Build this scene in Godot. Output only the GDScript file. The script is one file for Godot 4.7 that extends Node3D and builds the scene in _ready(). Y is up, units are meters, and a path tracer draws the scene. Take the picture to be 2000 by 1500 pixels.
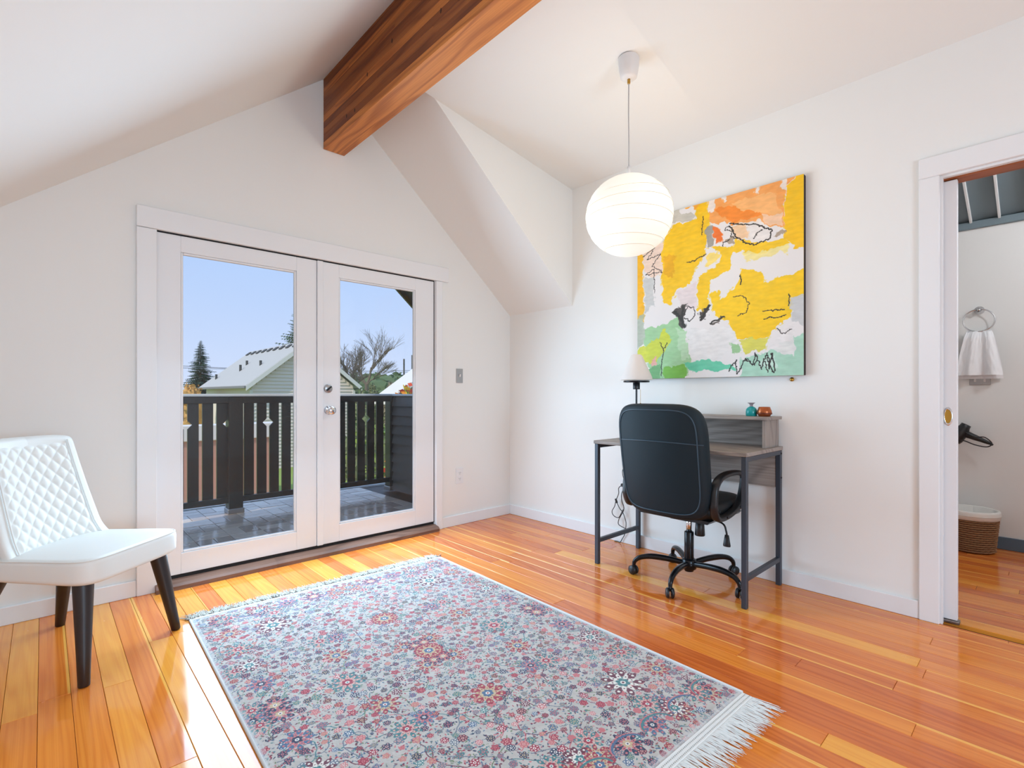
extends Node3D

var rng := RandomNumberGenerator.new()
var M := {}
var counts := {}
var grain_axis := -1
var grain_scale := Vector2.ONE
var grain_shift := Vector2.ZERO

# ---------------------------------------------------------------- geometry helpers
func mb(smooth := false) -> SurfaceTool:
	var st := SurfaceTool.new()
	st.begin(Mesh.PRIMITIVE_TRIANGLES)
	st.set_smooth_group(0 if smooth else -1)
	return st

# counter-clockwise points seen from outside
func tri(st: SurfaceTool, a: Vector3, b: Vector3, c: Vector3) -> void:
	for p in [a, c, b]:
		if grain_axis >= 0:
			st.set_uv(Vector2((p[(grain_axis + 1) % 3] + p[(grain_axis + 2) % 3]) * grain_scale.x, p[grain_axis] * grain_scale.y) + grain_shift)
		st.add_vertex(p)

# texture coordinates with the grain along one axis (-1: none)
func grain(axis: int, across := 4.0, along := 0.8, shift := Vector2.ZERO) -> void:
	grain_axis = axis
	grain_scale = Vector2(across, along)
	grain_shift = shift

func tri_uv(st: SurfaceTool, a: Vector3, b: Vector3, c: Vector3, ua: Vector2, ub: Vector2, uc: Vector2) -> void:
	st.set_uv(ua)
	st.add_vertex(a)
	st.set_uv(uc)
	st.add_vertex(c)
	st.set_uv(ub)
	st.add_vertex(b)

func face(st: SurfaceTool, pts: Array, out: Vector3) -> void:
	var n: Vector3 = (pts[1] - pts[0]).cross(pts[2] - pts[0])
	if n.dot(out) < 0.0:
		pts = pts.duplicate()
		pts.reverse()
	for i in range(1, pts.size() - 1):
		tri(st, pts[0], pts[i], pts[i + 1])

func box(st: SurfaceTool, c: Vector3, size: Vector3, bev := 0.0, b := Basis()) -> void:
	var h := size * 0.5
	bev = minf(bev, minf(h.x, minf(h.y, h.z)) * 0.9)
	var P := func(i: int, s: Vector3) -> Vector3:
		var v := Vector3(s.x * (h.x - bev), s.y * (h.y - bev), s.z * (h.z - bev))
		v[i] = s[i] * h[i]
		return c + b * v
	for i in 3:
		var j := (i + 1) % 3
		var k := (i + 2) % 3
		for si in [-1.0, 1.0]:
			var ps := []
			for q in [[-1, -1], [1, -1], [1, 1], [-1, 1]]:
				var s := Vector3.ZERO
				s[i] = si
				s[j] = q[0]
				s[k] = q[1]
				ps.append(P.call(i, s))
			var o := Vector3.ZERO
			o[i] = si
			face(st, ps, b * o)
			if bev <= 0.0:
				continue
			for sj in [-1.0, 1.0]:
				var s0 := Vector3.ZERO
				s0[i] = si
				s0[j] = sj
				s0[k] = -1
				var s1 := s0
				s1[k] = 1
				face(st, [P.call(i, s0), P.call(i, s1), P.call(j, s1), P.call(j, s0)], b * (s0 + s1))
	if bev > 0.0:
		for sx in [-1.0, 1.0]:
			for sy in [-1.0, 1.0]:
				for sz in [-1.0, 1.0]:
					var s := Vector3(sx, sy, sz)
					face(st, [P.call(0, s), P.call(1, s), P.call(2, s)], b * s)

func span(st: SurfaceTool, lo: Vector3, hi: Vector3, bev := 0.0) -> void:
	box(st, (lo + hi) * 0.5, hi - lo, bev)

# polygon in a plane pushed from a to b along axis: "z": (x,y), "x": (z,y), "y": (x,z)
func prism(st: SurfaceTool, poly: Array, axis: String, a: float, b: float) -> void:
	var pv := PackedVector2Array(poly)
	var at := func(p: Vector2, t: float) -> Vector3:
		if axis == "z":
			return Vector3(p.x, p.y, t)
		if axis == "x":
			return Vector3(t, p.y, p.x)
		return Vector3(p.x, t, p.y)
	var ax: Vector3 = {"x": Vector3.RIGHT, "y": Vector3.UP, "z": Vector3.BACK}[axis]
	var idx := Geometry2D.triangulate_polygon(pv)
	for i in range(0, idx.size(), 3):
		face(st, [at.call(pv[idx[i]], a), at.call(pv[idx[i + 1]], a), at.call(pv[idx[i + 2]], a)], -ax * signf(b - a))
		face(st, [at.call(pv[idx[i]], b), at.call(pv[idx[i + 1]], b), at.call(pv[idx[i + 2]], b)], ax * signf(b - a))
	var cw := Geometry2D.is_polygon_clockwise(pv)
	for i in pv.size():
		var p := pv[i]
		var q := pv[(i + 1) % pv.size()]
		var n := Vector2(q.y - p.y, p.x - q.x)
		if cw != Geometry2D.is_polygon_clockwise(PackedVector2Array([Vector2(0, 0), Vector2(1, 0), Vector2(0, 1)])):
			n = -n
		face(st, [at.call(p, a), at.call(q, a), at.call(q, b), at.call(p, b)], at.call(n, 0.0) - at.call(Vector2.ZERO, 0.0))

func tube(st: SurfaceTool, pts: Array, r, seg := 8, caps := true) -> void:
	var n := pts.size()
	var rings := []
	var up := Vector3.UP
	for i in n:
		var d: Vector3 = (pts[mini(i + 1, n - 1)] - pts[maxi(i - 1, 0)]).normalized()
		if i == 0:
			up = Vector3.UP if absf(d.y) < 0.9 else Vector3.RIGHT
		var s := d.cross(up).normalized()
		up = s.cross(d).normalized()
		var rad: float = r[i] if r is Array else r
		var ring := []
		for k in seg:
			var a := TAU * k / seg
			ring.append(pts[i] + (s * cos(a) + up * sin(a)) * rad)
		rings.append(ring)
	st.set_smooth_group(0)
	for i in n - 1:
		for k in seg:
			var k2 := (k + 1) % seg
			tri(st, rings[i][k], rings[i + 1][k2], rings[i][k2])
			tri(st, rings[i][k], rings[i + 1][k], rings[i + 1][k2])
	if caps:
		st.set_smooth_group(-1)
		for k in seg:
			tri(st, pts[0], rings[0][k], rings[0][(k + 1) % seg])
			tri(st, pts[n - 1], rings[n - 1][(k + 1) % seg], rings[n - 1][k])

# profile of Vector2(radius, height), from bottom to top
func lathe(st: SurfaceTool, prof: Array, seg := 24, xf := Transform3D(), smooth := true) -> void:
	st.set_smooth_group(0 if smooth else -1)
	for i in prof.size() - 1:
		var p: Vector2 = prof[i]
		var q: Vector2 = prof[i + 1]
		for k in seg:
			var a0 := TAU * k / seg
			var a1 := TAU * (k + 1) / seg
			var A := xf * Vector3(p.x * cos(a0), p.y, p.x * sin(a0))
			var B := xf * Vector3(p.x * cos(a1), p.y, p.x * sin(a1))
			var C := xf * Vector3(q.x * cos(a1), q.y, q.x * sin(a1))
			var D := xf * Vector3(q.x * cos(a0), q.y, q.x * sin(a0))
			if p.x > 1e-5:
				tri(st, A, C, B)
			if q.x > 1e-5:
				tri(st, A, D, C)

# a sheet of nu x nv cells through fn(u, v), u and v from 0 to 1
func grid(st: SurfaceTool, nu: int, nv: int, fn: Callable, uv := false, flip := false) -> void:
	var pts := []
	for j in nv + 1:
		var row := []
		for i in nu + 1:
			row.append(fn.call(float(i) / nu, float(j) / nv))
		pts.append(row)
	for j in nv:
		for i in nu:
			var a: Vector3 = pts[j][i]
			var b: Vector3 = pts[j][i + 1]
			var c: Vector3 = pts[j + 1][i + 1]
			var d: Vector3 = pts[j + 1][i]
			if flip:
				var t := b
				b = d
				d = t
			if uv:
				var ua := Vector2(float(i) / nu, float(j) / nv)
				var uc := Vector2(float(i + 1) / nu, float(j + 1) / nv)
				var ub := Vector2(uc.x, ua.y)
				var ud := Vector2(ua.x, uc.y)
				if flip:
					var t2 := ub
					ub = ud
					ud = t2
				tri_uv(st, a, b, c, ua, ub, uc)
				tri_uv(st, a, c, d, ua, uc, ud)
			else:
				tri(st, a, b, c)
				tri(st, a, c, d)

# soft cushion: outline a superellipse in x, y; thickness along z; warp bends it
func pad(st: SurfaceTool, hw: float, hh: float, thick: float, ex: float, edge: float, warp: Callable, seg := 48, crown := 0.0) -> void:
	st.set_smooth_group(0)
	var ht := thick * 0.5
	var rings := []
	for k in 8:
		rings.append([float(k) / 7.0, 0.0, ht, crown])
	for k in range(1, 6):
		var a := PI * 0.5 * k / 5.0
		rings.append([1.0, sin(a), ht - edge + edge * cos(a), 0.0])
	for k in range(0, 6):
		var a2 := PI * 0.5 * k / 5.0
		rings.append([1.0, cos(a2), -(ht - edge) - edge * sin(a2), 0.0])
	for k in range(6, -1, -1):
		rings.append([float(k) / 7.0, 0.0, -ht, -crown])
	var pts := []
	for r in rings:
		var ring := []
		for i in seg:
			var an := TAU * i / seg
			var cx := signf(cos(an)) * pow(absf(cos(an)), 2.0 / ex)
			var cy := signf(sin(an)) * pow(absf(sin(an)), 2.0 / ex)
			var sx: float = (hw - edge) * r[0] + edge * r[1]
			var sy: float = (hh - edge) * r[0] + edge * r[1]
			var z: float = r[2] + r[3] * (1.0 - r[0] * r[0])
			ring.append(warp.call(Vector3(cx * sx, cy * sy, z)))
		pts.append(ring)
	for j in pts.size() - 1:
		for i in seg:
			var i2 := (i + 1) % seg
			if j > 0:
				tri(st, pts[j][i], pts[j + 1][i2], pts[j][i2])
			if j < pts.size() - 2:
				tri(st, pts[j][i], pts[j + 1][i], pts[j + 1][i2])

func bezier(pts: Array, n := 8) -> Array:
	var c := Curve3D.new()
	for i in pts.size():
		var t: Vector3 = (pts[mini(i + 1, pts.size() - 1)] - pts[maxi(i - 1, 0)]) / 6.0
		c.add_point(pts[i], -t, t)
	var out := []
	for i in (pts.size() - 1) * n + 1:
		out.append(c.samplef(float(i) / n))
	return out

# ---------------------------------------------------------------- scene helpers
func build(st: SurfaceTool, called: String, m: Material, parent: Node3D = null) -> MeshInstance3D:
	st.generate_normals()
	var o := MeshInstance3D.new()
	o.mesh = st.commit()
	o.material_override = m
	o.name = called if parent else numbered(called)
	(parent if parent else self).add_child(o, true)
	return o

func put_mesh(me: Mesh, called: String, m: Material, parent: Node3D, at := Transform3D()) -> MeshInstance3D:
	var o := MeshInstance3D.new()
	o.mesh = me
	o.material_override = m
	o.name = called
	parent.add_child(o, true)
	o.transform = at
	return o

func numbered(called: String) -> String:
	counts[called] = counts.get(called, -1) + 1
	return called if counts[called] == 0 else "%s_%03d" % [called, counts[called]]

func tag(o: Node3D, label: String, category: String, group := "") -> void:
	o.set_meta("label", label)
	o.set_meta("category", category)
	if group:
		o.set_meta("group", group)

func thing(called: String, label: String, category: String, at := Vector3.ZERO, turn := 0.0, group := "") -> Node3D:
	var o := Node3D.new()
	o.name = numbered(called)
	add_child(o)
	o.position = at
	o.rotation.y = turn
	tag(o, label, category, group)
	return o

func struct_node(called: String) -> Node3D:
	var o := Node3D.new()
	o.name = called
	add_child(o)
	o.set_meta("kind", "structure")
	return o

func struct(st: SurfaceTool, called: String, m: Material) -> MeshInstance3D:
	var o := build(st, called, m)
	o.set_meta("kind", "structure")
	return o

func mat(c: Color, rough := 0.6, metal := 0.0, spec := 0.5) -> StandardMaterial3D:
	var m := StandardMaterial3D.new()
	m.albedo_color = c
	m.roughness = rough
	m.metallic = metal
	m.metallic_specular = spec
	return m

func noise(seed_: int, freq: float, oct := 3) -> FastNoiseLite:
	var n := FastNoiseLite.new()
	n.seed = seed_
	n.frequency = freq
	n.fractal_octaves = oct
	n.noise_type = FastNoiseLite.TYPE_SIMPLEX_SMOOTH
	return n

func noise_tex(seed_: int, freq: float, size := 256, oct := 4) -> NoiseTexture2D:
	var t := NoiseTexture2D.new()
	t.width = size
	t.height = size
	t.seamless = true
	t.noise = noise(seed_, freq, oct)
	return t

func relief(m: StandardMaterial3D, seed_: int, freq: float, cm: float, scale: float) -> void:
	m.heightmap_enabled = true
	m.heightmap_texture = noise_tex(seed_, freq)
	m.heightmap_scale = cm
	m.uv1_triplanar = true
	m.uv1_world_triplanar = true
	m.uv1_scale = Vector3.ONE * scale

# grain that runs along v, columns of different boards side by side
func grain_image(w: int, h: int, seed_: int, tones: Array, streak: float, rings: float) -> Image:
	var n1 := noise(seed_, 1.0, 2)
	var n2 := noise(seed_ + 7, 1.0, 3)
	var data := PackedByteArray()
	data.resize(w * h * 3)
	var cols := tones.size()
	var cw := float(w) / cols
	for y in h:
		var v := float(y) / h
		for x in w:
			var c := mini(int(x / cw), cols - 1)
			var u := (x - c * cw) / cw
			var t: Array = tones[c]
			var base: Color = t[0]
			var dark: Color = t[1]
			var wob := n2.get_noise_2d(u * 0.7 + c * 31.0, v * 1.1 + c * 5.0)
			var ring := 0.5 + 0.5 * sin((u * rings + wob * 2.6 + c * 1.7) * TAU)
			var fine := 0.5 + 0.5 * n1.get_noise_2d(u * 26.0 + c * 57.0, v * 4.0)
			var k := clampf(ring * ring * 0.45 * t[2] + fine * streak, 0.0, 1.0)
			var col := base.lerp(dark, k)
			if t.size() > 3:
				var e: float = t[3]
				var edge := u if e > 0.0 else 1.0 - u
				if edge < absf(e) + wob * 0.03:
					col = col.lerp(t[4], 0.85)
			var i := (y * w + x) * 3
			data[i] = int(clampf(col.r, 0, 1) * 255.0)
			data[i + 1] = int(clampf(col.g, 0, 1) * 255.0)
			data[i + 2] = int(clampf(col.b, 0, 1) * 255.0)
	return Image.create_from_data(w, h, false, Image.FORMAT_RGB8, data)

func grain_mat(im: Image, rough: float, tint := Color.WHITE) -> StandardMaterial3D:
	var m := mat(tint, rough)
	m.albedo_texture = ImageTexture.create_from_image(im)
	return m

const PAINT := [
	[[255, 185, 20], [-0.006,0.203,0.035,0.212,0.057,0.649,-0.006,0.605]],
	[[245, 215, 195], [0.039,0.212,0.183,0.167,0.183,0.368,0.107,0.375,0.051,0.31]],
	[[253, 198, 12], [0.183,0.148,0.267,0.077,0.357,0.089,0.453,0.06,0.462,0.243,0.472,0.296,0.406,0.362,0.366,0.451,0.277,0.473,0.245,0.55,0.183,0.543,0.183,0.368]],
	[[250, 165, 40], [0.107,0.011,0.472,0.005,0.472,0.065,0.256,0.02,0.107,0.039]],
	[[203, 196, 182], [0.151,0.004,0.406,0.053,0.377,0.085,0.151,0.049]],
	[[253, 198, 12], [0.406,0.049,0.477,0.011,0.49,0.113,0.462,0.243,0.434,0.116]],
	[[252, 163, 80], [0.477,-0.002,0.998,-0.001,0.904,0.036,0.904,0.242,0.851,0.23,0.741,0.18,0.607,0.157,0.49,0.113]],
	[[250, 140, 45], [0.526,0.053,0.741,0.076,0.781,0.158,0.616,0.15]],
	[[240, 232, 228], [0.48,0.029,0.531,0.025,0.518,0.06,0.485,0.069]],
	[[240, 232, 228], [0.563,0.016,0.597,0.022,0.589,0.04]],
	[[240, 232, 228], [0.745,0.026,0.789,0.026,0.773,0.045]],
	[[240, 232, 228], [0.886,0.046,0.919,0.013,0.904,0.05]],
	[[255, 196, 10], [0.912,0.038,1.002,0,0.995,0.36,0.956,0.36,0.904,0.288]],
	[[160, 155, 145], [0.472,0.142,0.518,0.145,0.513,0.262,0.472,0.257]],
	[[245, 110, 30], [0.513,0.156,0.553,0.161,0.563,0.238,0.526,0.248]],
	[[238, 230, 226], [0.712,0.174,0.765,0.179,0.844,0.244,0.828,0.288,0.765,0.298,0.716,0.263]],
	[[250, 205, 160], [0.616,0.167,0.712,0.181,0.716,0.263,0.649,0.249]],
	[[253, 200, 10], [0.49,0.266,0.633,0.278,0.649,0.249,0.781,0.3,0.912,0.298,0.934,0.341,0.7,0.349,0.684,0.313,0.628,0.327,0.616,0.407,0.49,0.462,0.472,0.63,0.425,0.616,0.425,0.408,0.49,0.402,0.563,0.355,0.571,0.316]],
	[[255, 203, 5], [0.675,0.417,0.781,0.443,0.804,0.518,0.882,0.492,0.985,0.463,0.991,0.599,0.956,0.616,0.926,0.704,0.889,0.731,0.828,0.788,0.749,0.801,0.649,0.789,0.616,0.696,0.526,0.653,0.49,0.53,0.545,0.521,0.563,0.565,0.633,0.516,0.666,0.464]],
	[[222, 214, 85], [0.675,0.799,0.821,0.795,0.804,0.856,0.7,0.875]],
	[[205, 205, 203], [0.051,0.365,0.118,0.367,0.118,0.535,0.062,0.593]],
	[[180, 190, 172], [-0.006,0.644,0.051,0.592,0.051,0.781,0,0.835]],
	[[158, 205, 150], [0.051,0.687,0.183,0.671,0.287,0.646,0.337,0.739,0.377,0.891,0.357,0.978,0.107,0.99,0.051,0.762]],
	[[210, 214, 60], [0.006,0.835,0.128,0.768,0.194,0.7,0.245,0.777,0.183,0.845,0.096,0.915]],
	[[236, 232, 230], [0.337,0.712,0.616,0.721,0.666,0.807,0.607,0.82,0.563,0.908,0.396,0.901]],
	[[170, 215, 190], [0.684,0.897,0.828,0.865,0.991,0.771,0.998,0.988,0.666,0.986]],
	[[150, 195, 140], [0.616,0.82,0.666,0.815,0.675,0.864,0.624,0.878]],
	[[100, 205, 165], [0.337,0.907,0.49,0.905,0.616,0.928,0.649,0.962,0.366,0.961]],
	[[120, 185, 70], [0.194,0.937,0.337,0.916,0.357,0.978,0.194,0.992]],
	[[205, 205, 205], [0.941,0.614,0.998,0.585,0.995,0.771,0.941,0.728]],
	[[236, 230, 228], [0.859,0.821,0.904,0.755,0.956,0.73,0.956,0.904,0.821,0.857]],
	[[235, 170, 160], [0.102,0.869,0.134,0.852,0.134,0.917,0.107,0.925]],
	[[240, 176, 22], [0.194,0.261,0.267,0.256,0.256,0.398,0.194,0.361]],
	[[255, 222, 112], [0.49,0.299,0.563,0.306,0.526,0.357,0.472,0.374]],
	[[255, 188, 118], [0.616,0.035,0.749,0.043,0.859,0.061,0.889,0.169,0.781,0.143,0.666,0.09]],
	[[250, 206, 172], [0.781,0.15,0.896,0.171,0.896,0.233,0.804,0.207]],
	[[246, 228, 150], [0.684,0.337,0.919,0.341,0.934,0.371,0.716,0.375]],
	[[233, 216, 216], [0.277,0.492,0.415,0.441,0.415,0.598,0.317,0.586]],
	[[190, 220, 182], [0.277,0.698,0.337,0.722,0.366,0.882,0.317,0.888]],
	[[112, 172, 112], [0.074,0.951,0.161,0.908,0.173,0.983,0.096,0.99]],
	[[205, 230, 215], [0.781,0.91,0.859,0.898,0.859,0.945,0.781,0.958]],
	[[172, 152, 132], [0.844,0.267,0.896,0.255,0.919,0.268,0.874,0.282]],
	[[172, 152, 132], [0.58,0.243,0.64,0.231,0.64,0.264,0.607,0.265]],
	[[62, 54, 50], [0.251,0.601,0.317,0.577,0.347,0.563,0.327,0.623,0.337,0.677,0.317,0.701,0.287,0.646]],
	[[62, 54, 50], [0.434,0.66,0.462,0.603,0.495,0.586,0.477,0.639,0.453,0.679]],
	[[88, 78, 72], [0.49,0.692,0.545,0.672,0.589,0.66,0.553,0.681,0.518,0.699]],
]
const STROKES := [
	[3, [0.825,0.897,0.848,0.984]],
	[3, [0.84,0.882,0.861,0.976]],
	[2, [0.804,0.911,0.821,0.983]],
	[2, [0.691,0.922,0.716,0.903,0.741,0.94,0.765,0.918]],
	[1.5, [0.607,0.165,0.589,0.186,0.633,0.204,0.616,0.225,0.649,0.249]],
	[3, [0.616,0.158,0.649,0.167,0.765,0.198,0.844,0.244,0.828,0.288,0.765,0.301,0.7,0.28,0.649,0.233,0.616,0.167]],
	[2, [0.749,0.27,0.765,0.242,0.797,0.234]],
	[2, [0.453,0.078,0.448,0.179]],
	[2, [0.352,0.326,0.406,0.318,0.472,0.296]],
	[8, [0.267,0.598,0.317,0.658,0.337,0.703]],
	[7, [0.327,0.579,0.317,0.658]],
	[7, [0.439,0.669,0.49,0.59]],
	[4, [0.5,0.693,0.589,0.66]],
	[2, [0.327,0.623,0.357,0.582,0.396,0.595,0.406,0.64,0.366,0.671,0.332,0.641]],
	[1.5, [0.637,0.562,0.691,0.566,0.725,0.611,0.709,0.657,0.658,0.668]],
	[2, [0.797,0.659,0.912,0.665]],
	[2, [0.808,0.7,0.919,0.696]],
	[2, [0.93,0.582,0.93,0.651]],
	[2.5, [0.607,0.968,0.649,0.912,0.658,0.986,0.7,0.907,0.749,0.94,0.757,0.877,0.789,0.958,0.821,0.881,0.828,0.967,0.844,0.882,0.859,0.984]],
	[2.5, [0.173,0.983,0.183,0.882,0.194,0.819,0.22,0.784]],
	[2, [0.188,0.818,0.167,0.78]],
	[1.5, [0.039,0.232,0.128,0.192,0.074,0.256,0.173,0.238,0.107,0.3,0.183,0.35,0.062,0.349,0.124,0.321,0.128,0.471]],
	[1.5, [0.867,0.76,0.904,0.786,0.941,0.766]],
	[3, [0.675,0.45,0.679,0.499]],
	[2, [0.616,0.242,0.58,0.251,0.571,0.274]],
]

# ---------------------------------------------------------------- materials
func make_materials() -> void:
	M.wall = mat(Color8(241, 238, 234), 0.85, 0.0, 0.3)
	relief(M.wall, 3, 0.03, 0.05, 1.4)
	M.ceil = mat(Color8(241, 238, 234), 0.9, 0.0, 0.25)
	relief(M.ceil, 5, 0.03, 0.05, 1.3)
	M.trim = mat(Color8(240, 238, 238), 0.4, 0.0, 0.5)
	M.door = mat(Color8(238, 236, 237), 0.38, 0.0, 0.5)
	M.black_gap = mat(Color8(22, 20, 22), 0.7)
	M.glass = mat(Color(1, 1, 1, 0.02), 0.0, 0.0, 0.34)
	M.glass.transparency = BaseMaterial3D.TRANSPARENCY_ALPHA
	M.chrome = mat(Color8(215, 215, 218), 0.12, 1.0)
	M.steel = mat(Color8(168, 166, 166), 0.35, 1.0)
	M.brass = mat(Color8(190, 150, 70), 0.3, 1.0)
	M.plastic_white = mat(Color8(236, 234, 234), 0.35)
	M.slot = mat(Color8(70, 68, 70), 0.6)
	M.sub = mat(Color8(58, 34, 22), 0.9)
	# floor boards: eight kinds side by side in one texture
	var strip := Color8(252, 198, 118)
	var tones := [
		[Color8(246, 160, 80), Color8(218, 120, 54), 0.8],
		[Color8(238, 144, 74), Color8(206, 104, 48), 0.9, 0.14, strip],
		[Color8(250, 174, 86), Color8(226, 134, 58), 0.7],
		[Color8(226, 128, 72), Color8(184, 88, 48), 0.9],
		[Color8(242, 152, 76), Color8(212, 112, 50), 0.8, -0.12, strip],
		[Color8(252, 184, 94), Color8(232, 146, 66), 0.6],
		[Color8(232, 136, 74), Color8(192, 94, 48), 1.0, 0.09, strip],
		[Color8(238, 148, 80), Color8(206, 106, 54), 0.8],
	]
	var fi := grain_image(512, 1024, 11, tones, 0.45, 2.2)
	M.floor = mat(Color8(255, 244, 205), 0.24, 0.0, 0.5)
	M.floor.albedo_texture = ImageTexture.create_from_image(fi)
	M.floor.roughness_texture = noise_tex(21, 0.02)
	M.floor.roughness_texture_channel = BaseMaterial3D.TEXTURE_CHANNEL_RED
	M.floor.roughness = 0.30
	M.floor.metallic_specular = 0.42
	M.floor.clearcoat_enabled = true
	M.floor.clearcoat = 0.35
	M.floor.clearcoat_roughness = 0.08
	M.sill = grain_mat(grain_image(128, 512, 14, [[Color8(146, 110, 92), Color8(92, 62, 50), 0.9]], 0.5, 3.0), 0.5)
	# glued beam
	var bt := [[Color8(224, 146, 72), Color8(150, 82, 36), 1.0]]
	M.beam = []
	for k in 4:
		var tone: Color = [Color8(255, 250, 245), Color8(196, 180, 168), Color8(240, 228, 214), Color8(166, 144, 130)][k]
		if k == 0:
			M.beam_tex = ImageTexture.create_from_image(grain_image(256, 512, 33, bt, 0.4, 3.4))
		var b := mat(tone, 0.55)
		b.albedo_texture = M.beam_tex
		M.beam.append(b)
	M.knot = mat(Color8(52, 26, 14), 0.7)
	# desk: grey washed oak
	var oak := grain_image(256, 512, 51, [[Color8(172, 158, 148), Color8(118, 106, 100), 0.9]], 0.6, 4.0)
	M.oak = grain_mat(oak, 0.5)
	M.oak_edge = mat(Color8(190, 178, 168), 0.5)
	M.slate = mat(Color8(62, 68, 78), 0.4, 0.3)
	M.bolt = mat(Color8(28, 28, 30), 0.4, 0.5)
	# office chair
	M.mesh_black = mat(Color8(14, 31, 39), 0.6, 0.0, 0.4)
	relief(M.mesh_black, 61, 0.4, 0.04, 9.0)
	M.leather = mat(Color8(16, 22, 26), 0.5)
	M.piping = mat(Color8(44, 66, 80), 0.4)
	M.black_plastic = mat(Color8(26, 28, 31), 0.36)
	M.black_metal = mat(Color8(24, 26, 30), 0.22, 0.4)
	# upholstered chair
	M.vinyl = mat(Color8(236, 234, 229), 0.42, 0.0, 0.5)
	relief(M.vinyl, 71, 0.25, 0.012, 6.0)
	M.espresso = mat(Color8(40, 30, 28), 0.4)
	# lantern
	M.paper = mat(Color8(255, 250, 238), 0.9)
	M.paper.emission_enabled = true
	M.paper.emission = Color(1.0, 0.985, 0.93)
	M.paper.emission_energy_multiplier = 0.42
	M.rib = mat(Color8(226, 214, 188), 0.8)
	M.cap_white = mat(Color8(232, 228, 226), 0.45)
	M.cord_grey = mat(Color8(190, 186, 186), 0.5)
	M.black_cord = mat(Color8(38, 38, 42), 0.5)
	M.shade = mat(Color8(238, 228, 222), 0.9)
	M.shade.backlight_enabled = true
	M.shade.backlight = Color(0.5, 0.48, 0.45)
	M.teal = mat(Color8(24, 150, 148), 0.22)
	M.vase_neck = mat(Color8(150, 136, 140), 0.4)
	M.copper = mat(Color8(176, 98, 58), 0.28, 0.75)
	M.copper_band = mat(Color8(120, 60, 36), 0.4, 0.5)
	# bath room
	M.bath_wall = mat(Color8(232, 232, 230), 0.8)
	M.bath_blue = mat(Color8(112, 128, 136), 0.55)
	M.bath_batten = mat(Color8(226, 228, 228), 0.5)
	M.bath_base = mat(Color8(88, 108, 126), 0.45)
	M.orange_wood = grain_mat(grain_image(64, 256, 81, [[Color8(176, 94, 40), Color8(110, 52, 22), 0.8]], 0.5, 2.0), 0.5)
	M.towel = mat(Color8(244, 244, 246), 0.95)
	relief(M.towel, 83, 0.5, 0.06, 10.0)
	M.wicker = mat(Color8(150, 112, 78), 0.7)
	M.wicker_dark = mat(Color8(88, 60, 40), 0.8)
	M.linen = mat(Color8(232, 230, 224), 0.9)
	# outside
	M.dark_stain = mat(Color8(27, 26, 23), 0.34, 0.0, 0.5)
	relief(M.dark_stain, 91, 0.06, 0.05, 3.0)
	M.cap_metal = mat(Color8(226, 230, 232), 0.3, 0.0, 0.6)
	M.dark_siding = mat(Color8(108, 104, 102), 0.5)
	M.paver = []
	for k in 4:
		var pc: Color = [Color8(224, 210, 196), Color8(204, 190, 178), Color8(232, 220, 208), Color8(188, 174, 164)][k]
		var pm := mat(pc, 0.10, 0.0, 0.6)
		relief(pm, 95 + k, 0.05, 0.1, 2.0)
		M.paver.append(pm)
	M.deck_bed = mat(Color8(46, 42, 40), 0.5)
	M.roof_grey = mat(Color8(186, 186, 182), 0.6)
	relief(M.roof_grey, 101, 0.2, 1.0, 0.6)
	M.siding_grey = mat(Color8(226, 216, 204), 0.7)
	M.fascia = mat(Color8(224, 222, 216), 0.6)
	M.gutter = mat(Color8(120, 122, 122), 0.5)
	M.vent = mat(Color8(62, 66, 68), 0.6)
	M.spruce = mat(Color8(62, 92, 78), 0.9)
	M.fir = mat(Color8(92, 120, 82), 0.9)
	M.bark = mat(Color8(112, 104, 92), 0.9)
	M.orange_leaf = mat(Color8(204, 160, 96), 0.9)
	M.autumn = [mat(Color8(236, 150, 40), 0.9), mat(Color8(226, 190, 50), 0.9), mat(Color8(120, 150, 60), 0.9), mat(Color8(200, 80, 60), 0.9)]
	M.hedge = mat(Color8(124, 134, 96), 0.9)
	M.brush = mat(Color8(158, 150, 128), 0.9)
	M.far_trees = mat(Color8(98, 120, 84), 0.95)
	M.lawn = mat(Color8(150, 176, 84), 0.95)
	relief(M.lawn, 111, 0.1, 3.0, 0.5)
	M.terra = mat(Color8(196, 150, 132), 0.85)
	M.white_wall = mat(Color8(230, 228, 224), 0.8)
	M.pole_wood = mat(Color8(92, 92, 94), 0.9)
	M.wire = mat(Color8(110, 114, 122), 0.8)

# ---------------------------------------------------------------- the room
const XL := -4.3          # knee wall
const ZB := 6.2           # back wall
const PITCH := 0.0868     # floor board width

func y_left(x: float) -> float:
	return 4.535 + 0.816 * x

func y_right(x: float) -> float:
	return 1.763 - 0.858 * x

func y_dormer(x: float) -> float:
	return 2.675 - 0.155 * x

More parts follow.
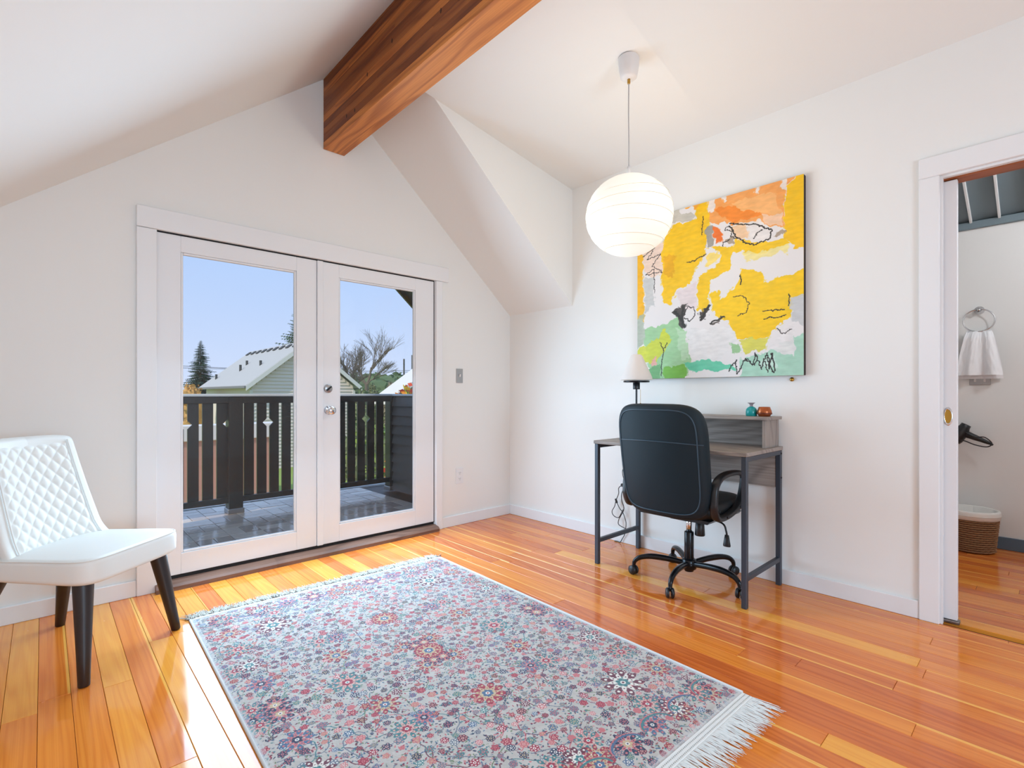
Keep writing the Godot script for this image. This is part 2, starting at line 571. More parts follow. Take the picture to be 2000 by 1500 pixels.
func make_shell() -> void:
	# wall with the glazed doors (z = 0)
	var st := mb()
	prism(st, [Vector2(XL - 0.15, -0.12), Vector2(-2.62, -0.12), Vector2(-2.62, y_left(-2.62) + 0.06), Vector2(XL - 0.15, y_left(XL - 0.15) + 0.06)], "z", -0.15, 0.0)
	prism(st, [Vector2(-2.62, 1.97), Vector2(-0.79, 1.97), Vector2(-0.79, y_right(-0.79) + 0.06), Vector2(-1.656, 3.24), Vector2(-2.62, y_left(-2.62) + 0.06)], "z", -0.15, 0.0)
	prism(st, [Vector2(-0.79, -0.12), Vector2(0.0, -0.12), Vector2(0.0, y_right(0) + 0.06), Vector2(-0.79, y_right(-0.79) + 0.06)], "z", -0.15, 0.0)
	struct(st, "wall_front", M.wall)
	# wall with the desk and the bath room door (x = 0)
	st = mb()
	prism(st, [Vector2(-0.15, -0.12), Vector2(2.947, -0.12), Vector2(2.947, 3.0), Vector2(-0.15, 3.0)], "x", 0.0, 0.12)
	prism(st, [Vector2(2.947, 2.081), Vector2(3.75, 2.081), Vector2(3.75, 3.0), Vector2(2.947, 3.0)], "x", 0.0, 0.12)
	prism(st, [Vector2(3.75, -0.12), Vector2(ZB + 0.15, -0.12), Vector2(ZB + 0.15, 3.0), Vector2(3.75, 3.0)], "x", 0.0, 0.12)
	struct(st, "wall_right", M.wall)
	st = mb()
	span(st, Vector3(XL - 0.15, -0.12, 0), Vector3(XL, y_left(XL) + 0.06, ZB))
	struct(st, "wall_left", M.wall)
	# back wall with one wide window, behind the camera
	st = mb()
	var gx := [XL - 0.15, -3.25, -1.65, 0.0]
	for i in 3:
		var a: float = gx[i]
		var b: float = gx[i + 1]
		var ta := minf(y_left(a), y_dormer(a)) + 0.06
		var tb := minf(y_left(b), y_dormer(b)) + 0.06
		if i == 1:
			tb = y_left(b) + 0.06
			span(st, Vector3(a, -0.12, ZB), Vector3(b, 0.5, ZB + 0.15))
			prism(st, [Vector2(a, 1.8), Vector2(b, 1.8), Vector2(b, tb), Vector2(a, ta)], "z", ZB, ZB + 0.15)
		else:
			prism(st, [Vector2(a, -0.12), Vector2(b, -0.12), Vector2(b, tb), Vector2(a, ta)], "z", ZB, ZB + 0.15)
	struct(st, "wall_back", M.wall)
	var win := struct_node("window_1")
	st = mb()
	span(st, Vector3(-3.25, 0.5, ZB + 0.02), Vector3(-1.65, 0.55, ZB + 0.10))
	span(st, Vector3(-3.25, 1.75, ZB + 0.02), Vector3(-1.65, 1.80, ZB + 0.10))
	span(st, Vector3(-3.25, 0.55, ZB + 0.02), Vector3(-3.20, 1.75, ZB + 0.10))
	span(st, Vector3(-1.70, 0.55, ZB + 0.02), Vector3(-1.65, 1.75, ZB + 0.10))
	span(st, Vector3(-2.475, 0.55, ZB + 0.02), Vector3(-2.425, 1.75, ZB + 0.10))
	build(st, "window_frame", M.trim, win)
	st = mb()
	face(st, [Vector3(-3.2, 0.55, ZB + 0.06), Vector3(-1.7, 0.55, ZB + 0.06), Vector3(-1.7, 1.75, ZB + 0.06), Vector3(-3.2, 1.75, ZB + 0.06)], Vector3.BACK)
	build(st, "pane", M.glass, win)
	# ceilings
	st = mb()
	var lx := XL - 0.15
	prism(st, [Vector2(lx, y_left(lx)), Vector2(-1.62, y_left(-1.62)), Vector2(-1.62, y_left(-1.62) + 0.15), Vector2(lx, y_left(lx) + 0.15)], "z", -0.15, ZB + 0.15)
	prism(st, [Vector2(0.12, y_right(0.12)), Vector2(0.12, y_right(0.12) + 0.15), Vector2(-1.62, y_right(-1.62) + 0.15), Vector2(-1.62, y_right(-1.62))], "z", -0.15, 0.726)
	prism(st, [Vector2(0.12, y_dormer(0.12)), Vector2(0.12, y_dormer(0.12) + 0.15), Vector2(-1.62, y_dormer(-1.62) + 0.15), Vector2(-1.62, y_dormer(-1.62))], "z", 0.7258, ZB + 0.15)
	prism(st, [Vector2(0.0, y_right(0.0) + 0.03), Vector2(0.0, 2.70), Vector2(-1.28, y_right(-1.28) + 0.03)], "z", 0.6, 0.7255)
	struct(st, "ceiling", M.ceil)
	# base boards
	var bh := 0.085
	st = mb()
	span(st, Vector3(XL, 0, 0), Vector3(-2.692, bh, 0.014), 0.003)
	span(st, Vector3(-0.742, 0, 0), Vector3(0.0, bh, 0.014), 0.003)
	struct(st, "baseboard_front", M.trim)
	st = mb()
	span(st, Vector3(-0.014, 0, 0.014), Vector3(0, bh, 2.872), 0.003)
	span(st, Vector3(-0.014, 0, 3.83), Vector3(0, bh, ZB), 0.003)
	struct(st, "baseboard_right", M.trim)
	# casing of the glazed doors
	var c := struct_node("trim_1")
	st = mb()
	span(st, Vector3(-2.692, 0, 0), Vector3(-2.603, 1.953, 0.02), 0.003)
	build(st, "side_casing", M.trim, c)
	st = mb()
	span(st, Vector3(-0.80, 0, 0), Vector3(-0.742, 1.953, 0.02), 0.003)
	build(st, "side_casing", M.trim, c)
	st = mb()
	span(st, Vector3(-2.692, 1.955, 0), Vector3(-0.682, 2.068, 0.022), 0.003)
	build(st, "head_casing", M.trim, c)
	st = mb()
	span(st, Vector3(-2.62, 0.0, -0.15), Vector3(-2.606, 1.97, -0.001))
	span(st, Vector3(-0.804, 0.0, -0.15), Vector3(-0.79, 1.97, -0.001))
	span(st, Vector3(-2.606, 1.956, -0.15), Vector3(-0.804, 1.97, -0.001))
	span(st, Vector3(-2.606, 1.93, -0.15), Vector3(-0.804, 1.956, -0.06))
	build(st, "jamb", M.trim, c)
	st = mb()
	span(st, Vector3(-2.602, 1.9495, -0.055), Vector3(-0.806, 1.9545, -0.004))
	span(st, Vector3(-0.8065, 0.06, -0.055), Vector3(-0.802, 1.9495, -0.004))
	build(st, "weather_strip", M.black_gap, c)
	var sill := struct_node("trim_2")
	st = mb()
	grain(0, 5.0, 0.5)
	prism(st, [Vector2(-0.15, 0), Vector2(0.062, 0), Vector2(0.062, 0.022), Vector2(0.05, 0.034), Vector2(0.0, 0.045), Vector2(-0.15, 0.045)], "x", -2.612, -0.80)
	grain(-1)
	build(st, "threshold", M.sill, sill)
	st = mb()
	span(st, Vector3(-2.60, 0.045, -0.06), Vector3(-0.81, 0.062, -0.012))
	build(st, "door_sweep", M.black_gap, sill)
	# casing of the bath room door
	c = struct_node("trim_3")
	st = mb()
	span(st, Vector3(-0.02, 0, 2.872), Vector3(0, 2.081, 2.947), 0.003)
	build(st, "side_casing", M.trim, c)
	st = mb()
	span(st, Vector3(-0.02, 0, 3.75), Vector3(0, 2.081, 3.83), 0.003)
	build(st, "side_casing", M.trim, c)
	st = mb()
	span(st, Vector3(-0.022, 2.081, 2.872), Vector3(0, 2.176, 3.83), 0.003)
	build(st, "head_casing", M.trim, c)
	st = mb()
	span(st, Vector3(0.0, 0, 2.947), Vector3(0.028, 2.081, 2.957))
	span(st, Vector3(0.085, 0, 2.947), Vector3(0.12, 2.081, 2.957))
	span(st, Vector3(0.0, 2.071, 2.957), Vector3(0.025, 2.081, 3.75))
	build(st, "jamb", M.trim, c)
	st = mb()
	grain(2, 6.0, 0.8)
	span(st, Vector3(0.027, 2.066, 2.957), Vector3(0.12, 2.081, 3.75))
	grain(-1)
	build(st, "track_board", M.orange_wood, c)

func make_door(called: String, x0: float, x1: float, gx0: float, gx1: float, astragal: bool) -> void:
	var d := struct_node(called)
	var zf := -0.006
	var zb := -0.05
	var y0 := 0.065
	var y1 := 1.948
	var g0 := 0.181
	var g1 := 1.858
	var st := mb()
	span(st, Vector3(x0, y0, zb), Vector3(gx0, y1, zf), 0.002)
	build(st, "stile", M.door, d)
	st = mb()
	span(st, Vector3(gx1, y0, zb), Vector3(x1, y1, zf), 0.002)
	build(st, "stile", M.door, d)
	st = mb()
	span(st, Vector3(gx0, g1, zb), Vector3(gx1, y1, zf), 0.002)
	build(st, "top_rail", M.door, d)
	st = mb()
	span(st, Vector3(gx0, y0, zb), Vector3(gx1, g0, zf), 0.002)
	build(st, "bottom_rail", M.door, d)
	st = mb()
	var e := 0.012
	for s in [[Vector3(gx0, g0, 0), Vector3(gx0 + e, g1, 0)], [Vector3(gx1 - e, g0, 0), Vector3(gx1, g1, 0)], [Vector3(gx0 + e, g0, 0), Vector3(gx1 - e, g0 + e, 0)], [Vector3(gx0 + e, g1 - e, 0), Vector3(gx1 - e, g1, 0)]]:
		span(st, s[0] + Vector3(0, 0, -0.034), s[1] + Vector3(0, 0, -0.012), 0.003)
	build(st, "glazing_bead", M.door, d)
	st = mb()
	face(st, [Vector3(gx0, g0, -0.026), Vector3(gx1, g0, -0.026), Vector3(gx1, g1, -0.026), Vector3(gx0, g1, -0.026)], Vector3.BACK)
	build(st, "pane", M.glass, d)
	if astragal:
		st = mb()
		span(st, Vector3(x0 - 0.004, y0, zf), Vector3(x0 + 0.036, y1, zf + 0.012), 0.003)
		build(st, "astragal", M.door, d)
		var k := Vector3(-1.652, 0.958, zf)
		var xf := Transform3D(Basis(Vector3.RIGHT, PI / 2), k)
		st = mb()
		lathe(st, [Vector2(0, 0), Vector2(0.030, 0), Vector2(0.030, 0.005), Vector2(0.012, 0.010), Vector2(0.011, 0.030), Vector2(0.024, 0.038), Vector2(0.029, 0.050), Vector2(0.026, 0.062), Vector2(0.014, 0.068), Vector2(0, 0.069)], 24, xf)
		build(st, "knob", M.chrome, d)
		st = mb()
		lathe(st, [Vector2(0, 0), Vector2(0.029, 0), Vector2(0.029, 0.006), Vector2(0.024, 0.010), Vector2(0, 0.010)], 24, Transform3D(Basis(Vector3.RIGHT, PI / 2), Vector3(-1.655, 1.103, zf)))
		var db := build(st, "deadbolt", M.steel, d)
		st = mb()
		box(st, Vector3(-1.655, 1.103, zf + 0.018), Vector3(0.044, 0.009, 0.014), 0.003, Basis(Vector3.BACK, 0.7))
		build(st, "thumb_turn", M.bolt, db)

func make_floor() -> void:
	var fl := struct_node("floor")
	var st := mb()
	span(st, Vector3(XL - 0.15, -0.12, 0), Vector3(0.0, -0.02, ZB))
	span(st, Vector3(0.0, -0.12, 2.0), Vector3(1.9, -0.02, 4.3))
	build(st, "subfloor", M.sub, fl)
	var first := int(floor((XL + 2.804) / PITCH)) - 1
	var order := [5, 2, 4, 0, 6, 7, 1, 3]
	for i in range(first, 55):
		var x0 := -2.804 + i * PITCH
		if x0 > 1.78:
			break
		var lo := 0.001
		var hi := ZB
		if x0 + PITCH > 0.001:
			lo = 2.0
			hi = 4.3
		if x0 < 0.0 and x0 + PITCH > 0.0:
			lo = 0.001
			hi = ZB
		var xa := maxf(x0, XL)
		var xb := minf(x0 + PITCH - 0.0011, 1.80)
		if x0 < 0.0 and x0 + PITCH > 0.0:
			xb = minf(xb, 0.0 if lo < 1.0 else xb)
		if xb - xa < 0.01:
			continue
		var z := lo
		var firstlen := rng.randf_range(0.4, 1.9)
		while z < hi - 0.02:
			var ln := firstlen if z == lo else rng.randf_range(1.5, 2.6)
			firstlen = 9.0
			if z > lo and ln > 2.3:
				ln = 2.3
			ln = minf(ln, 2.3)
			var z1 := minf(z + ln, hi)
			if hi - z1 < 0.3:
				z1 = hi
			var w: int = 4 if i % 5 == 0 else order[rng.randi() % 8]
			if x0 > -1.5 and rng.randf() < 0.45:
				w = [1, 4, 6, 3, 0, 7][rng.randi() % 6]
			if x0 < -2.3 and rng.randf() < 0.7:
				w = [0, 2, 5, 2][rng.randi() % 4]
			plank(fl, xa, xb, z, z1 - 0.0008, w)
			z = z1

func plank(fl: Node3D, xa: float, xb: float, za: float, zb: float, kind: int) -> void:
	var st := mb()
	var b := 0.0012
	var v0 := rng.randf() * 0.2
	var dv := minf((zb - za) / 2.6, 0.98 - v0)
	var u0 := kind / 8.0 + 0.006
	var u1 := (kind + 1) / 8.0 - 0.006
	var ps := [Vector3(xa + b, 0, za + b), Vector3(xb - b, 0, za + b), Vector3(xb - b, 0, zb - b), Vector3(xa + b, 0, zb - b)]
	var us := [Vector2(u0, v0), Vector2(u1, v0), Vector2(u1, v0 + dv), Vector2(u0, v0 + dv)]
	tri_uv(st, ps[0], ps[2], ps[1], us[0], us[2], us[1])
	tri_uv(st, ps[0], ps[3], ps[2], us[0], us[3], us[2])
	var lo := [Vector3(xa, -b, za), Vector3(xb, -b, za), Vector3(xb, -b, zb), Vector3(xa, -b, zb)]
	for k in 4:
		var k2 := (k + 1) % 4
		tri_uv(st, ps[k], ps[k2], lo[k2], us[k], us[k2], us[k2])
		tri_uv(st, ps[k], lo[k2], lo[k], us[k], us[k2], us[k])
		var da: Vector3 = lo[k] + Vector3(0, -0.018, 0)
		var db: Vector3 = lo[k2] + Vector3(0, -0.018, 0)
		tri_uv(st, lo[k], lo[k2], db, us[k], us[k2], us[k2])
		tri_uv(st, lo[k], db, da, us[k], us[k2], us[k])
	build(st, "plank", M.floor, fl)

func make_beam() -> void:
	var t := thing("ceiling_beam", "heavy glued timber ridge beam running along the vaulted ceiling", "beam")
	var y0 := 2.693
	var lam := 0.045
	for k in 12:
		var st := mb()
		grain(2, 3.6, 0.42, Vector2(0.37 * k, 0.23 * k))
		var ya := y0 + k * lam
		var yb := ya + lam - 0.0006
		box(st, Vector3(-1.6175, (ya + yb) / 2, ZB / 2 + 0.001), Vector3(0.145 if k == 0 else 0.1435, yb - ya, ZB - 0.004), 0.0015)
		build(st, "lamination", M.beam[[0, 3, 1, 3, 2, 1, 3, 1, 2, 3, 1, 3][k]], t)
	grain(-1)
	var st2 := mb()
	for p in [[0.62, 0.21], [0.35, 0.08], [0.46, 0.07], [1.2, 0.36], [0.9, 0.26], [1.75, 0.2], [1.35, 0.17], [2.1, 0.31]]:
		lathe(st2, [Vector2(0, 0), Vector2(0.010, 0.0), Vector2(0.008, 0.0006), Vector2(0, 0.0008)], 10, Transform3D(Basis(Vector3.BACK, PI / 2).scaled(Vector3(1, 1.3, 0.7)), Vector3(-1.6893, y0 + p[1], p[0])))
	build(st2, "knot", M.knot, t)

# ---------------------------------------------------------------- furniture
func make_lantern() -> void:
	var c := Vector3(-0.83, 1.99, 1.806)
	var t := thing("pendant_lantern", "glowing white round paper lantern hanging from the ceiling by a cord", "lamp", c)
	var top := y_dormer(c.x) - c.y
	var st := mb()
	lathe(st, [Vector2(0, top - 0.105), Vector2(0.030, top - 0.104), Vector2(0.042, top - 0.095), Vector2(0.049, top - 0.06), Vector2(0.053, top - 0.02), Vector2(0.054, top + 0.004)], 32)
	build(st, "ceiling_cap", M.cap_white, t)
	st = mb()
	lathe(st, [Vector2(0, top - 0.128), Vector2(0.007, top - 0.128), Vector2(0.008, top - 0.120), Vector2(0.008, top - 0.104), Vector2(0, top - 0.103)], 12)
	build(st, "cord_grip", M.brass, t)
	st = mb()
	tube(st, bezier([Vector3(0, top - 0.125, 0), Vector3(-0.005, top - 0.28, 0.002), Vector3(0.001, top - 0.45, 0), Vector3(0, 0.25, 0)]), 0.0032, 8)
	build(st, "cord", M.cord_grey, t)
	st = mb()
	lathe(st, [Vector2(0, 0.195), Vector2(0.009, 0.195), Vector2(0.009, 0.255), Vector2(0, 0.258)], 12)
	build(st, "socket_sleeve", M.cap_white, t)
	# paper globe with slightly faceted bands between the wire ribs
	st = mb(true)
	var prof := []
	var n := 44
	for i in n + 1:
		var a := -PI / 2 + PI * i / n
		var rr := 1.0 - 0.012 * (1.0 if i % 4 == 0 else 0.0)
		var y := 0.204 * sin(a)
		prof.append(Vector2(maxf(0.222 * cos(a) * rr, 0.0), y))
	lathe(st, prof, 64)
	var g := build(st, "paper_shade", M.paper, t)
	st = mb()
	for k in range(2, 10):
		var a := -PI / 2 + PI * k / 11.0 + 0.02
		var y := 0.204 * sin(a)
		var r := 0.2225 * cos(a)
		var pts := []
		for i in 49:
			var th := TAU * i / 48.0
			pts.append(Vector3(r * cos(th), y + 0.010 * sin(th + k), r * sin(th)) * (1.0 + 0.0008))
		tube(st, pts, 0.0009, 5, false)
	build(st, "wire_rib", M.rib, g)
	var l := OmniLight3D.new()
	l.name = "lantern_light"
	l.light_color = Color(1.0, 0.94, 0.84)
	l.light_energy = LANTERN
	l.light_size = 0.2
	l.omni_range = 14.0
	l.omni_attenuation = 2.0
	l.shadow_enabled = true
	t.add_child(l)

func paint_image() -> Image:
	var w := 540
	var h := 566
	var im := Image.create(w, h, false, Image.FORMAT_RGB8)
	im.fill(Color8(230, 224, 222))
	var nz := noise(5, 0.02, 3)
	var nf := noise(9, 0.06, 3)
	for p in PAINT:
		var pts := PackedVector2Array()
		var lo := Vector2(9, 9)
		var hi := Vector2(-9, -9)
		for i in range(0, p[1].size(), 2):
			var q := Vector2(p[1][i], p[1][i + 1])
			q.x = -0.06 if q.x < 0.02 else 1.06 if q.x > 0.975 else q.x
			q.y = -0.06 if q.y < 0.03 else 1.06 if q.y > 0.985 else q.y
			pts.append(q)
			lo = lo.min(q)
			hi = hi.max(q)
		var col := Color8(p[0][0], p[0][1], p[0][2])
		for y in range(maxi(0, int((lo.y - 0.03) * h)), mini(h, int((hi.y + 0.03) * h))):
			for x in range(maxi(0, int((lo.x - 0.03) * w)), mini(w, int((hi.x + 0.03) * w))):
				var q := Vector2(float(x) / w, float(y) / h)
				q += Vector2(nz.get_noise_2d(x, y), nz.get_noise_2d(x + 500, y)) * 0.020 + Vector2(nf.get_noise_2d(x, y), nf.get_noise_2d(x, y + 300)) * 0.005
				var inside := Geometry2D.is_point_in_polygon(q, pts)
				var soft := 0.92
				if not inside:
					inside = Geometry2D.is_point_in_polygon(q + Vector2(0.012, 0.004) * nz.get_noise_2d(x * 3, y * 3 + 90) * 2.0, pts)
					soft = 0.45
				if inside:
					var k := 0.97 + 0.05 * nf.get_noise_2d(x * 0.4 + 80, y * 1.2) + 0.03 * nz.get_noise_2d(x * 0.7, y * 0.5)
					var old := im.get_pixel(x, y)
					im.set_pixel(x, y, old.lerp(Color(col.r * k, col.g * k, col.b * k), soft + 0.08 * nz.get_noise_2d(x, y * 2)))
	for s in STROKES:
		var r: float = s[0] * 0.42
		for i in range(0, s[1].size() - 2, 2):
			var a := Vector2(s[1][i] * w, s[1][i + 1] * h)
			var b := Vector2(s[1][i + 2] * w, s[1][i + 3] * h)
			var m := int(a.distance_to(b) * 1.5) + 1
			for j in m:
				var q := a.lerp(b, float(j) / m)
				q += Vector2(nf.get_noise_2d(q.x * 2, q.y), nf.get_noise_2d(q.y * 2, q.x + 70)) * 5.0
				var rr := r * (0.75 + 0.5 * nf.get_noise_2d(q.x * 5, q.y * 5))
				for yy in range(int(q.y - rr), int(q.y + rr) + 1):
					for xx in range(int(q.x - rr), int(q.x + rr) + 1):
						if xx >= 0 and yy >= 0 and xx < w and yy < h:
							im.set_pixel(xx, yy, im.get_pixel(xx, yy).lerp(Color8(48, 44, 42), 0.8))
	return im

func make_painting() -> void:
	var t := thing("painting", "large abstract canvas in yellow, orange, white and green on the wall", "painting", Vector3(0, 1.17, 1.342))
	var w := 1.043
	var h := 1.092
	var m := mat(Color(1, 1, 1), 0.55)
	m.albedo_texture = ImageTexture.create_from_image(paint_image())
	m.heightmap_enabled = true
	m.heightmap_texture = noise_tex(44, 0.05)
	m.heightmap_scale = 0.02
	var st := mb()
	var a := Vector3(-0.035, h, 0)
	var b := Vector3(-0.035, 0, 0)
	var c := Vector3(-0.035, 0, w)
	var d := Vector3(-0.035, h, w)
	tri_uv(st, a, b, c, Vector2(0, 0), Vector2(0, 1), Vector2(1, 1))
	tri_uv(st, a, c, d, Vector2(0, 0), Vector2(1, 1), Vector2(1, 0))
	build(st, "canvas", m, t)
	st = mb()
	span(st, Vector3(-0.0345, 0.0, 0.0), Vector3(-0.001, h, w), 0.002)
	build(st, "stretcher_edge", mat(Color8(44, 30, 28), 0.7), t)

func make_desk() -> void:
	var t := thing("desk", "small grey oak desk with slate metal legs against the white wall", "desk", Vector3(-0.26, 0, 1.805))
	var x0 := -0.25
	var x1 := 0.235
	var zh := 0.468
	var st := mb()
	grain(2, 3.0, 0.7)
	span(st, Vector3(x0 - 0.005, 0.755, -zh - 0.004), Vector3(x1, 0.775, zh + 0.004), 0.002)
	build(st, "tabletop", M.oak, t)
	grain(-1)
	for sz in [-1, 1]:
		var z: float = sz * (zh - 0.0135)
		for x in [x0 + 0.0135, x1 - 0.0135]:
			st = mb()
			box(st, Vector3(x, 0.3775, z), Vector3(0.026, 0.755, 0.026), 0.002)
			build(st, "leg", M.slate, t)
		st = mb()
		box(st, Vector3((x0 + x1) / 2, 0.742, z), Vector3(x1 - x0 - 0.054, 0.025, 0.025), 0.002)
		build(st, "top_rail", M.slate, t)
		st = mb()
		box(st, Vector3((x0 + x1) / 2, 0.145, z), Vector3(x1 - x0 - 0.054, 0.025, 0.022), 0.002)
		build(st, "foot_rail", M.slate, t)
		for y in [0.735, 0.60]:
			st = mb()
			lathe(st, [Vector2(0, 0), Vector2(0.006, 0), Vector2(0.005, 0.003), Vector2(0, 0.0035)], 10, Transform3D(Basis(Vector3.RIGHT, sz * PI / 2), Vector3(x1 - 0.0135, y, z + sz * 0.013)))
			build(st, "bolt", M.bolt, t)
	st = mb()
	grain(2, 3.0, 0.7, Vector2(0.4, 0.3))
	span(st, Vector3(x1 - 0.022, 0.545, -zh + 0.028), Vector3(x1 - 0.006, 0.753, zh - 0.028), 0.001)
	build(st, "modesty_panel", M.oak, t)
	# low shelf unit on the top
	st = mb()
	span(st, Vector3(x1 - 0.205, 0.926, -zh + 0.002), Vector3(x1, 0.943, zh - 0.001), 0.0015)
	build(st, "hutch_shelf", M.oak, t)
	for sz in [-1, 1]:
		st = mb()
		grain(1, 3.0, 0.7, Vector2(0.2, 0.1))
		var z: float = sz * (zh - 0.026)
		span(st, Vector3(x1 - 0.195, 0.775, z - 0.009), Vector3(x1 - 0.004, 0.926, z + 0.009), 0.0015)
		build(st, "hutch_side", M.oak, t)
	st = mb()
	grain(2, 3.0, 0.7, Vector2(0.1, 0.6))
	span(st, Vector3(x1 - 0.019, 0.775, -zh + 0.036), Vector3(x1 - 0.006, 0.926, zh - 0.036))
	build(st, "hutch_back", M.oak, t)
	grain(-1)

func make_desk_lamp() -> void:
	var t := thing("table_lamp", "slim black table lamp with a pale cone shade on the desk", "lamp", Vector3(-0.27, 0.775, 1.487))
	var st := mb()
	lathe(st, [Vector2(0, 0), Vector2(0.075, 0), Vector2(0.075, 0.012), Vector2(0.07, 0.016), Vector2(0.012, 0.02), Vector2(0, 0.02)], 32)
	build(st, "base", M.black_metal, t)
	st = mb()
	tube(st, [Vector3(0, 0.018, 0), Vector3(0, 0.33, 0)], 0.006, 12)
	build(st, "stem", M.black_metal, t)
	st = mb()
	lathe(st, [Vector2(0, 0.322), Vector2(0.021, 0.322), Vector2(0.022, 0.326), Vector2(0.022, 0.365), Vector2(0, 0.366)], 20)
	build(st, "socket", M.black_plastic, t)
	st = mb()
	lathe(st, [Vector2(0, 0.366), Vector2(0.080, 0.366), Vector2(0.083, 0.371), Vector2(0.080, 0.377), Vector2(0, 0.378)], 32)
	build(st, "gallery_plate", M.black_metal, t)
	st = mb(true)
	lathe(st, [Vector2(0.099, 0.382), Vector2(0.098, 0.398), Vector2(0.082, 0.435), Vector2(0.063, 0.475), Vector2(0.047, 0.512), Vector2(0.036, 0.535), Vector2(0.028, 0.544), Vector2(0.0, 0.547)], 40)
	build(st, "lamp_shade", M.shade, t)
	st = mb()
	tube(st, [Vector3(0.018, 0.322, 0.018), Vector3(0.018, 0.235, 0.018)], 0.0013, 6)
	lathe(st, [Vector2(0, 0.224), Vector2(0.005, 0.228), Vector2(0.005, 0.232), Vector2(0, 0.236)], 8, Transform3D(Basis(), Vector3(0.018, 0, 0.018)))
	build(st, "pull_chain", M.brass, t)

func cord_pts(flat: Array, x: float) -> Array:
	var out := []
	for i in range(0, flat.size(), 2):
		out.append(Vector3(x - 0.004 * sin(i * 1.3), maxf(flat[i + 1], 0.004), flat[i]))
	return bezier(out, 6)

func make_wall_bits() -> void:
	var t := thing("wall_outlet", "white duplex outlet plate on the wall right of the glass doors", "outlet", Vector3(-0.563, 0.398, 0), 0.0, "wall outlets")
	plate(t, Vector2(0.073, 0.128), M.plastic_white)
	for y in [-0.024, 0.024]:
		var st := mb()
		box(st, Vector3(0, y, 0.0062), Vector3(0.034, 0.030, 0.003), 0.001)
		var r := build(st, "receptacle", M.plastic_white, t)
		st = mb()
		for x in [-0.0065, 0.0065]:
			box(st, Vector3(x, y + 0.003, 0.0078), Vector3(0.0025, 0.009, 0.0006))
		box(st, Vector3(0, y - 0.009, 0.0078), Vector3(0.005, 0.004, 0.0006))
		build(st, "slot", M.slot, r)
	t = thing("light_switch", "brushed metal switch plate on the wall right of the glass doors", "switch", Vector3(-0.563, 1.214, 0))
	plate(t, Vector2(0.066, 0.116), M.steel)
	var st2 := mb()
	box(st2, Vector3(0, 0.002, 0.010), Vector3(0.010, 0.024, 0.012), 0.003, Basis(Vector3.RIGHT, 0.35))
	build(st2, "toggle", M.plastic_white, t)
	t = thing("wall_outlet", "white outlet plate low on the wall behind the desk", "outlet", Vector3(0, 0.39, 1.215), -PI / 2, "wall outlets")
	plate(t, Vector2(0.072, 0.118), M.plastic_white)
	for y in [-0.024, 0.024]:
		st2 = mb()
		box(st2, Vector3(0, y, 0.0062), Vector3(0.034, 0.030, 0.003), 0.001)
		build(st2, "receptacle", M.plastic_white, t)
	# lamp lead: plug, loops and inline switch
	t = thing("power_cord", "black lamp lead looping down the wall beside the desk leg", "cord")
	st2 = mb()
	tube(st2, cord_pts([1.30, 0.752, 1.247, 0.707, 1.251, 0.67, 1.266, 0.624, 1.24, 0.568, 1.217, 0.521, 1.225, 0.465, 1.247, 0.424, 1.229, 0.393, 1.206, 0.355, 1.21, 0.312, 1.225, 0.263, 1.221, 0.231, 1.202, 0.196, 1.18, 0.16, 1.187, 0.13, 1.24, 0.108, 1.24, 0.083], -0.03), 0.0028, 7)
	build(st2, "lead", M.black_cord, t)
	st2 = mb()
	tube(st2, cord_pts([1.21, 0.416, 1.187, 0.391, 1.183, 0.352, 1.164, 0.298, 1.149, 0.257, 1.129, 0.215, 1.145, 0.186, 1.183, 0.18, 1.21, 0.217, 1.221, 0.244], -0.034), 0.0028, 7)
	build(st2, "lead", M.black_cord, t)
	st2 = mb()
	tube(st2, cord_pts([1.164, 0.285, 1.187, 0.251, 1.21, 0.223, 1.229, 0.201, 1.24, 0.152, 1.24, 0.108, 1.232, 0.069, 1.21, 0.033, 1.195, 0.006, 1.164, 0.004, 1.145, 0.004], -0.026), 0.0028, 7)
	build(st2, "lead", M.black_cord, t)
	st2 = mb()
	box(st2, Vector3(-0.022, 0.416, 1.213), Vector3(0.028, 0.022, 0.026), 0.005)
	build(st2, "plug", M.black_plastic, t)
	st2 = mb()
	box(st2, Vector3(-0.034, 0.297, 1.165), Vector3(0.014, 0.034, 0.014), 0.004, Basis(Vector3.RIGHT, -0.4))
	build(st2, "inline_switch", M.black_plastic, t)
	# brass screw below the painting
	st2 = mb(true)
	lathe(st2, [Vector2(0, 0), Vector2(0.011, 0), Vector2(0.012, 0.004), Vector2(0.009, 0.010), Vector2(0.004, 0.013), Vector2(0, 0.0135)], 16, Transform3D(Basis(Vector3.BACK, PI / 2), Vector3(0, 1.149, 2.316)))
	var k := build(st2, "wall_button", M.brass)
	tag(k, "tiny round brass button on the wall under the painting's corner", "button")

func plate(t: Node3D, s: Vector2, m: Material) -> void:
	var st := mb()
	box(st, Vector3(0, 0, 0.003), Vector3(s.x, s.y, 0.006), 0.002)
	build(st, "plate", m, t)

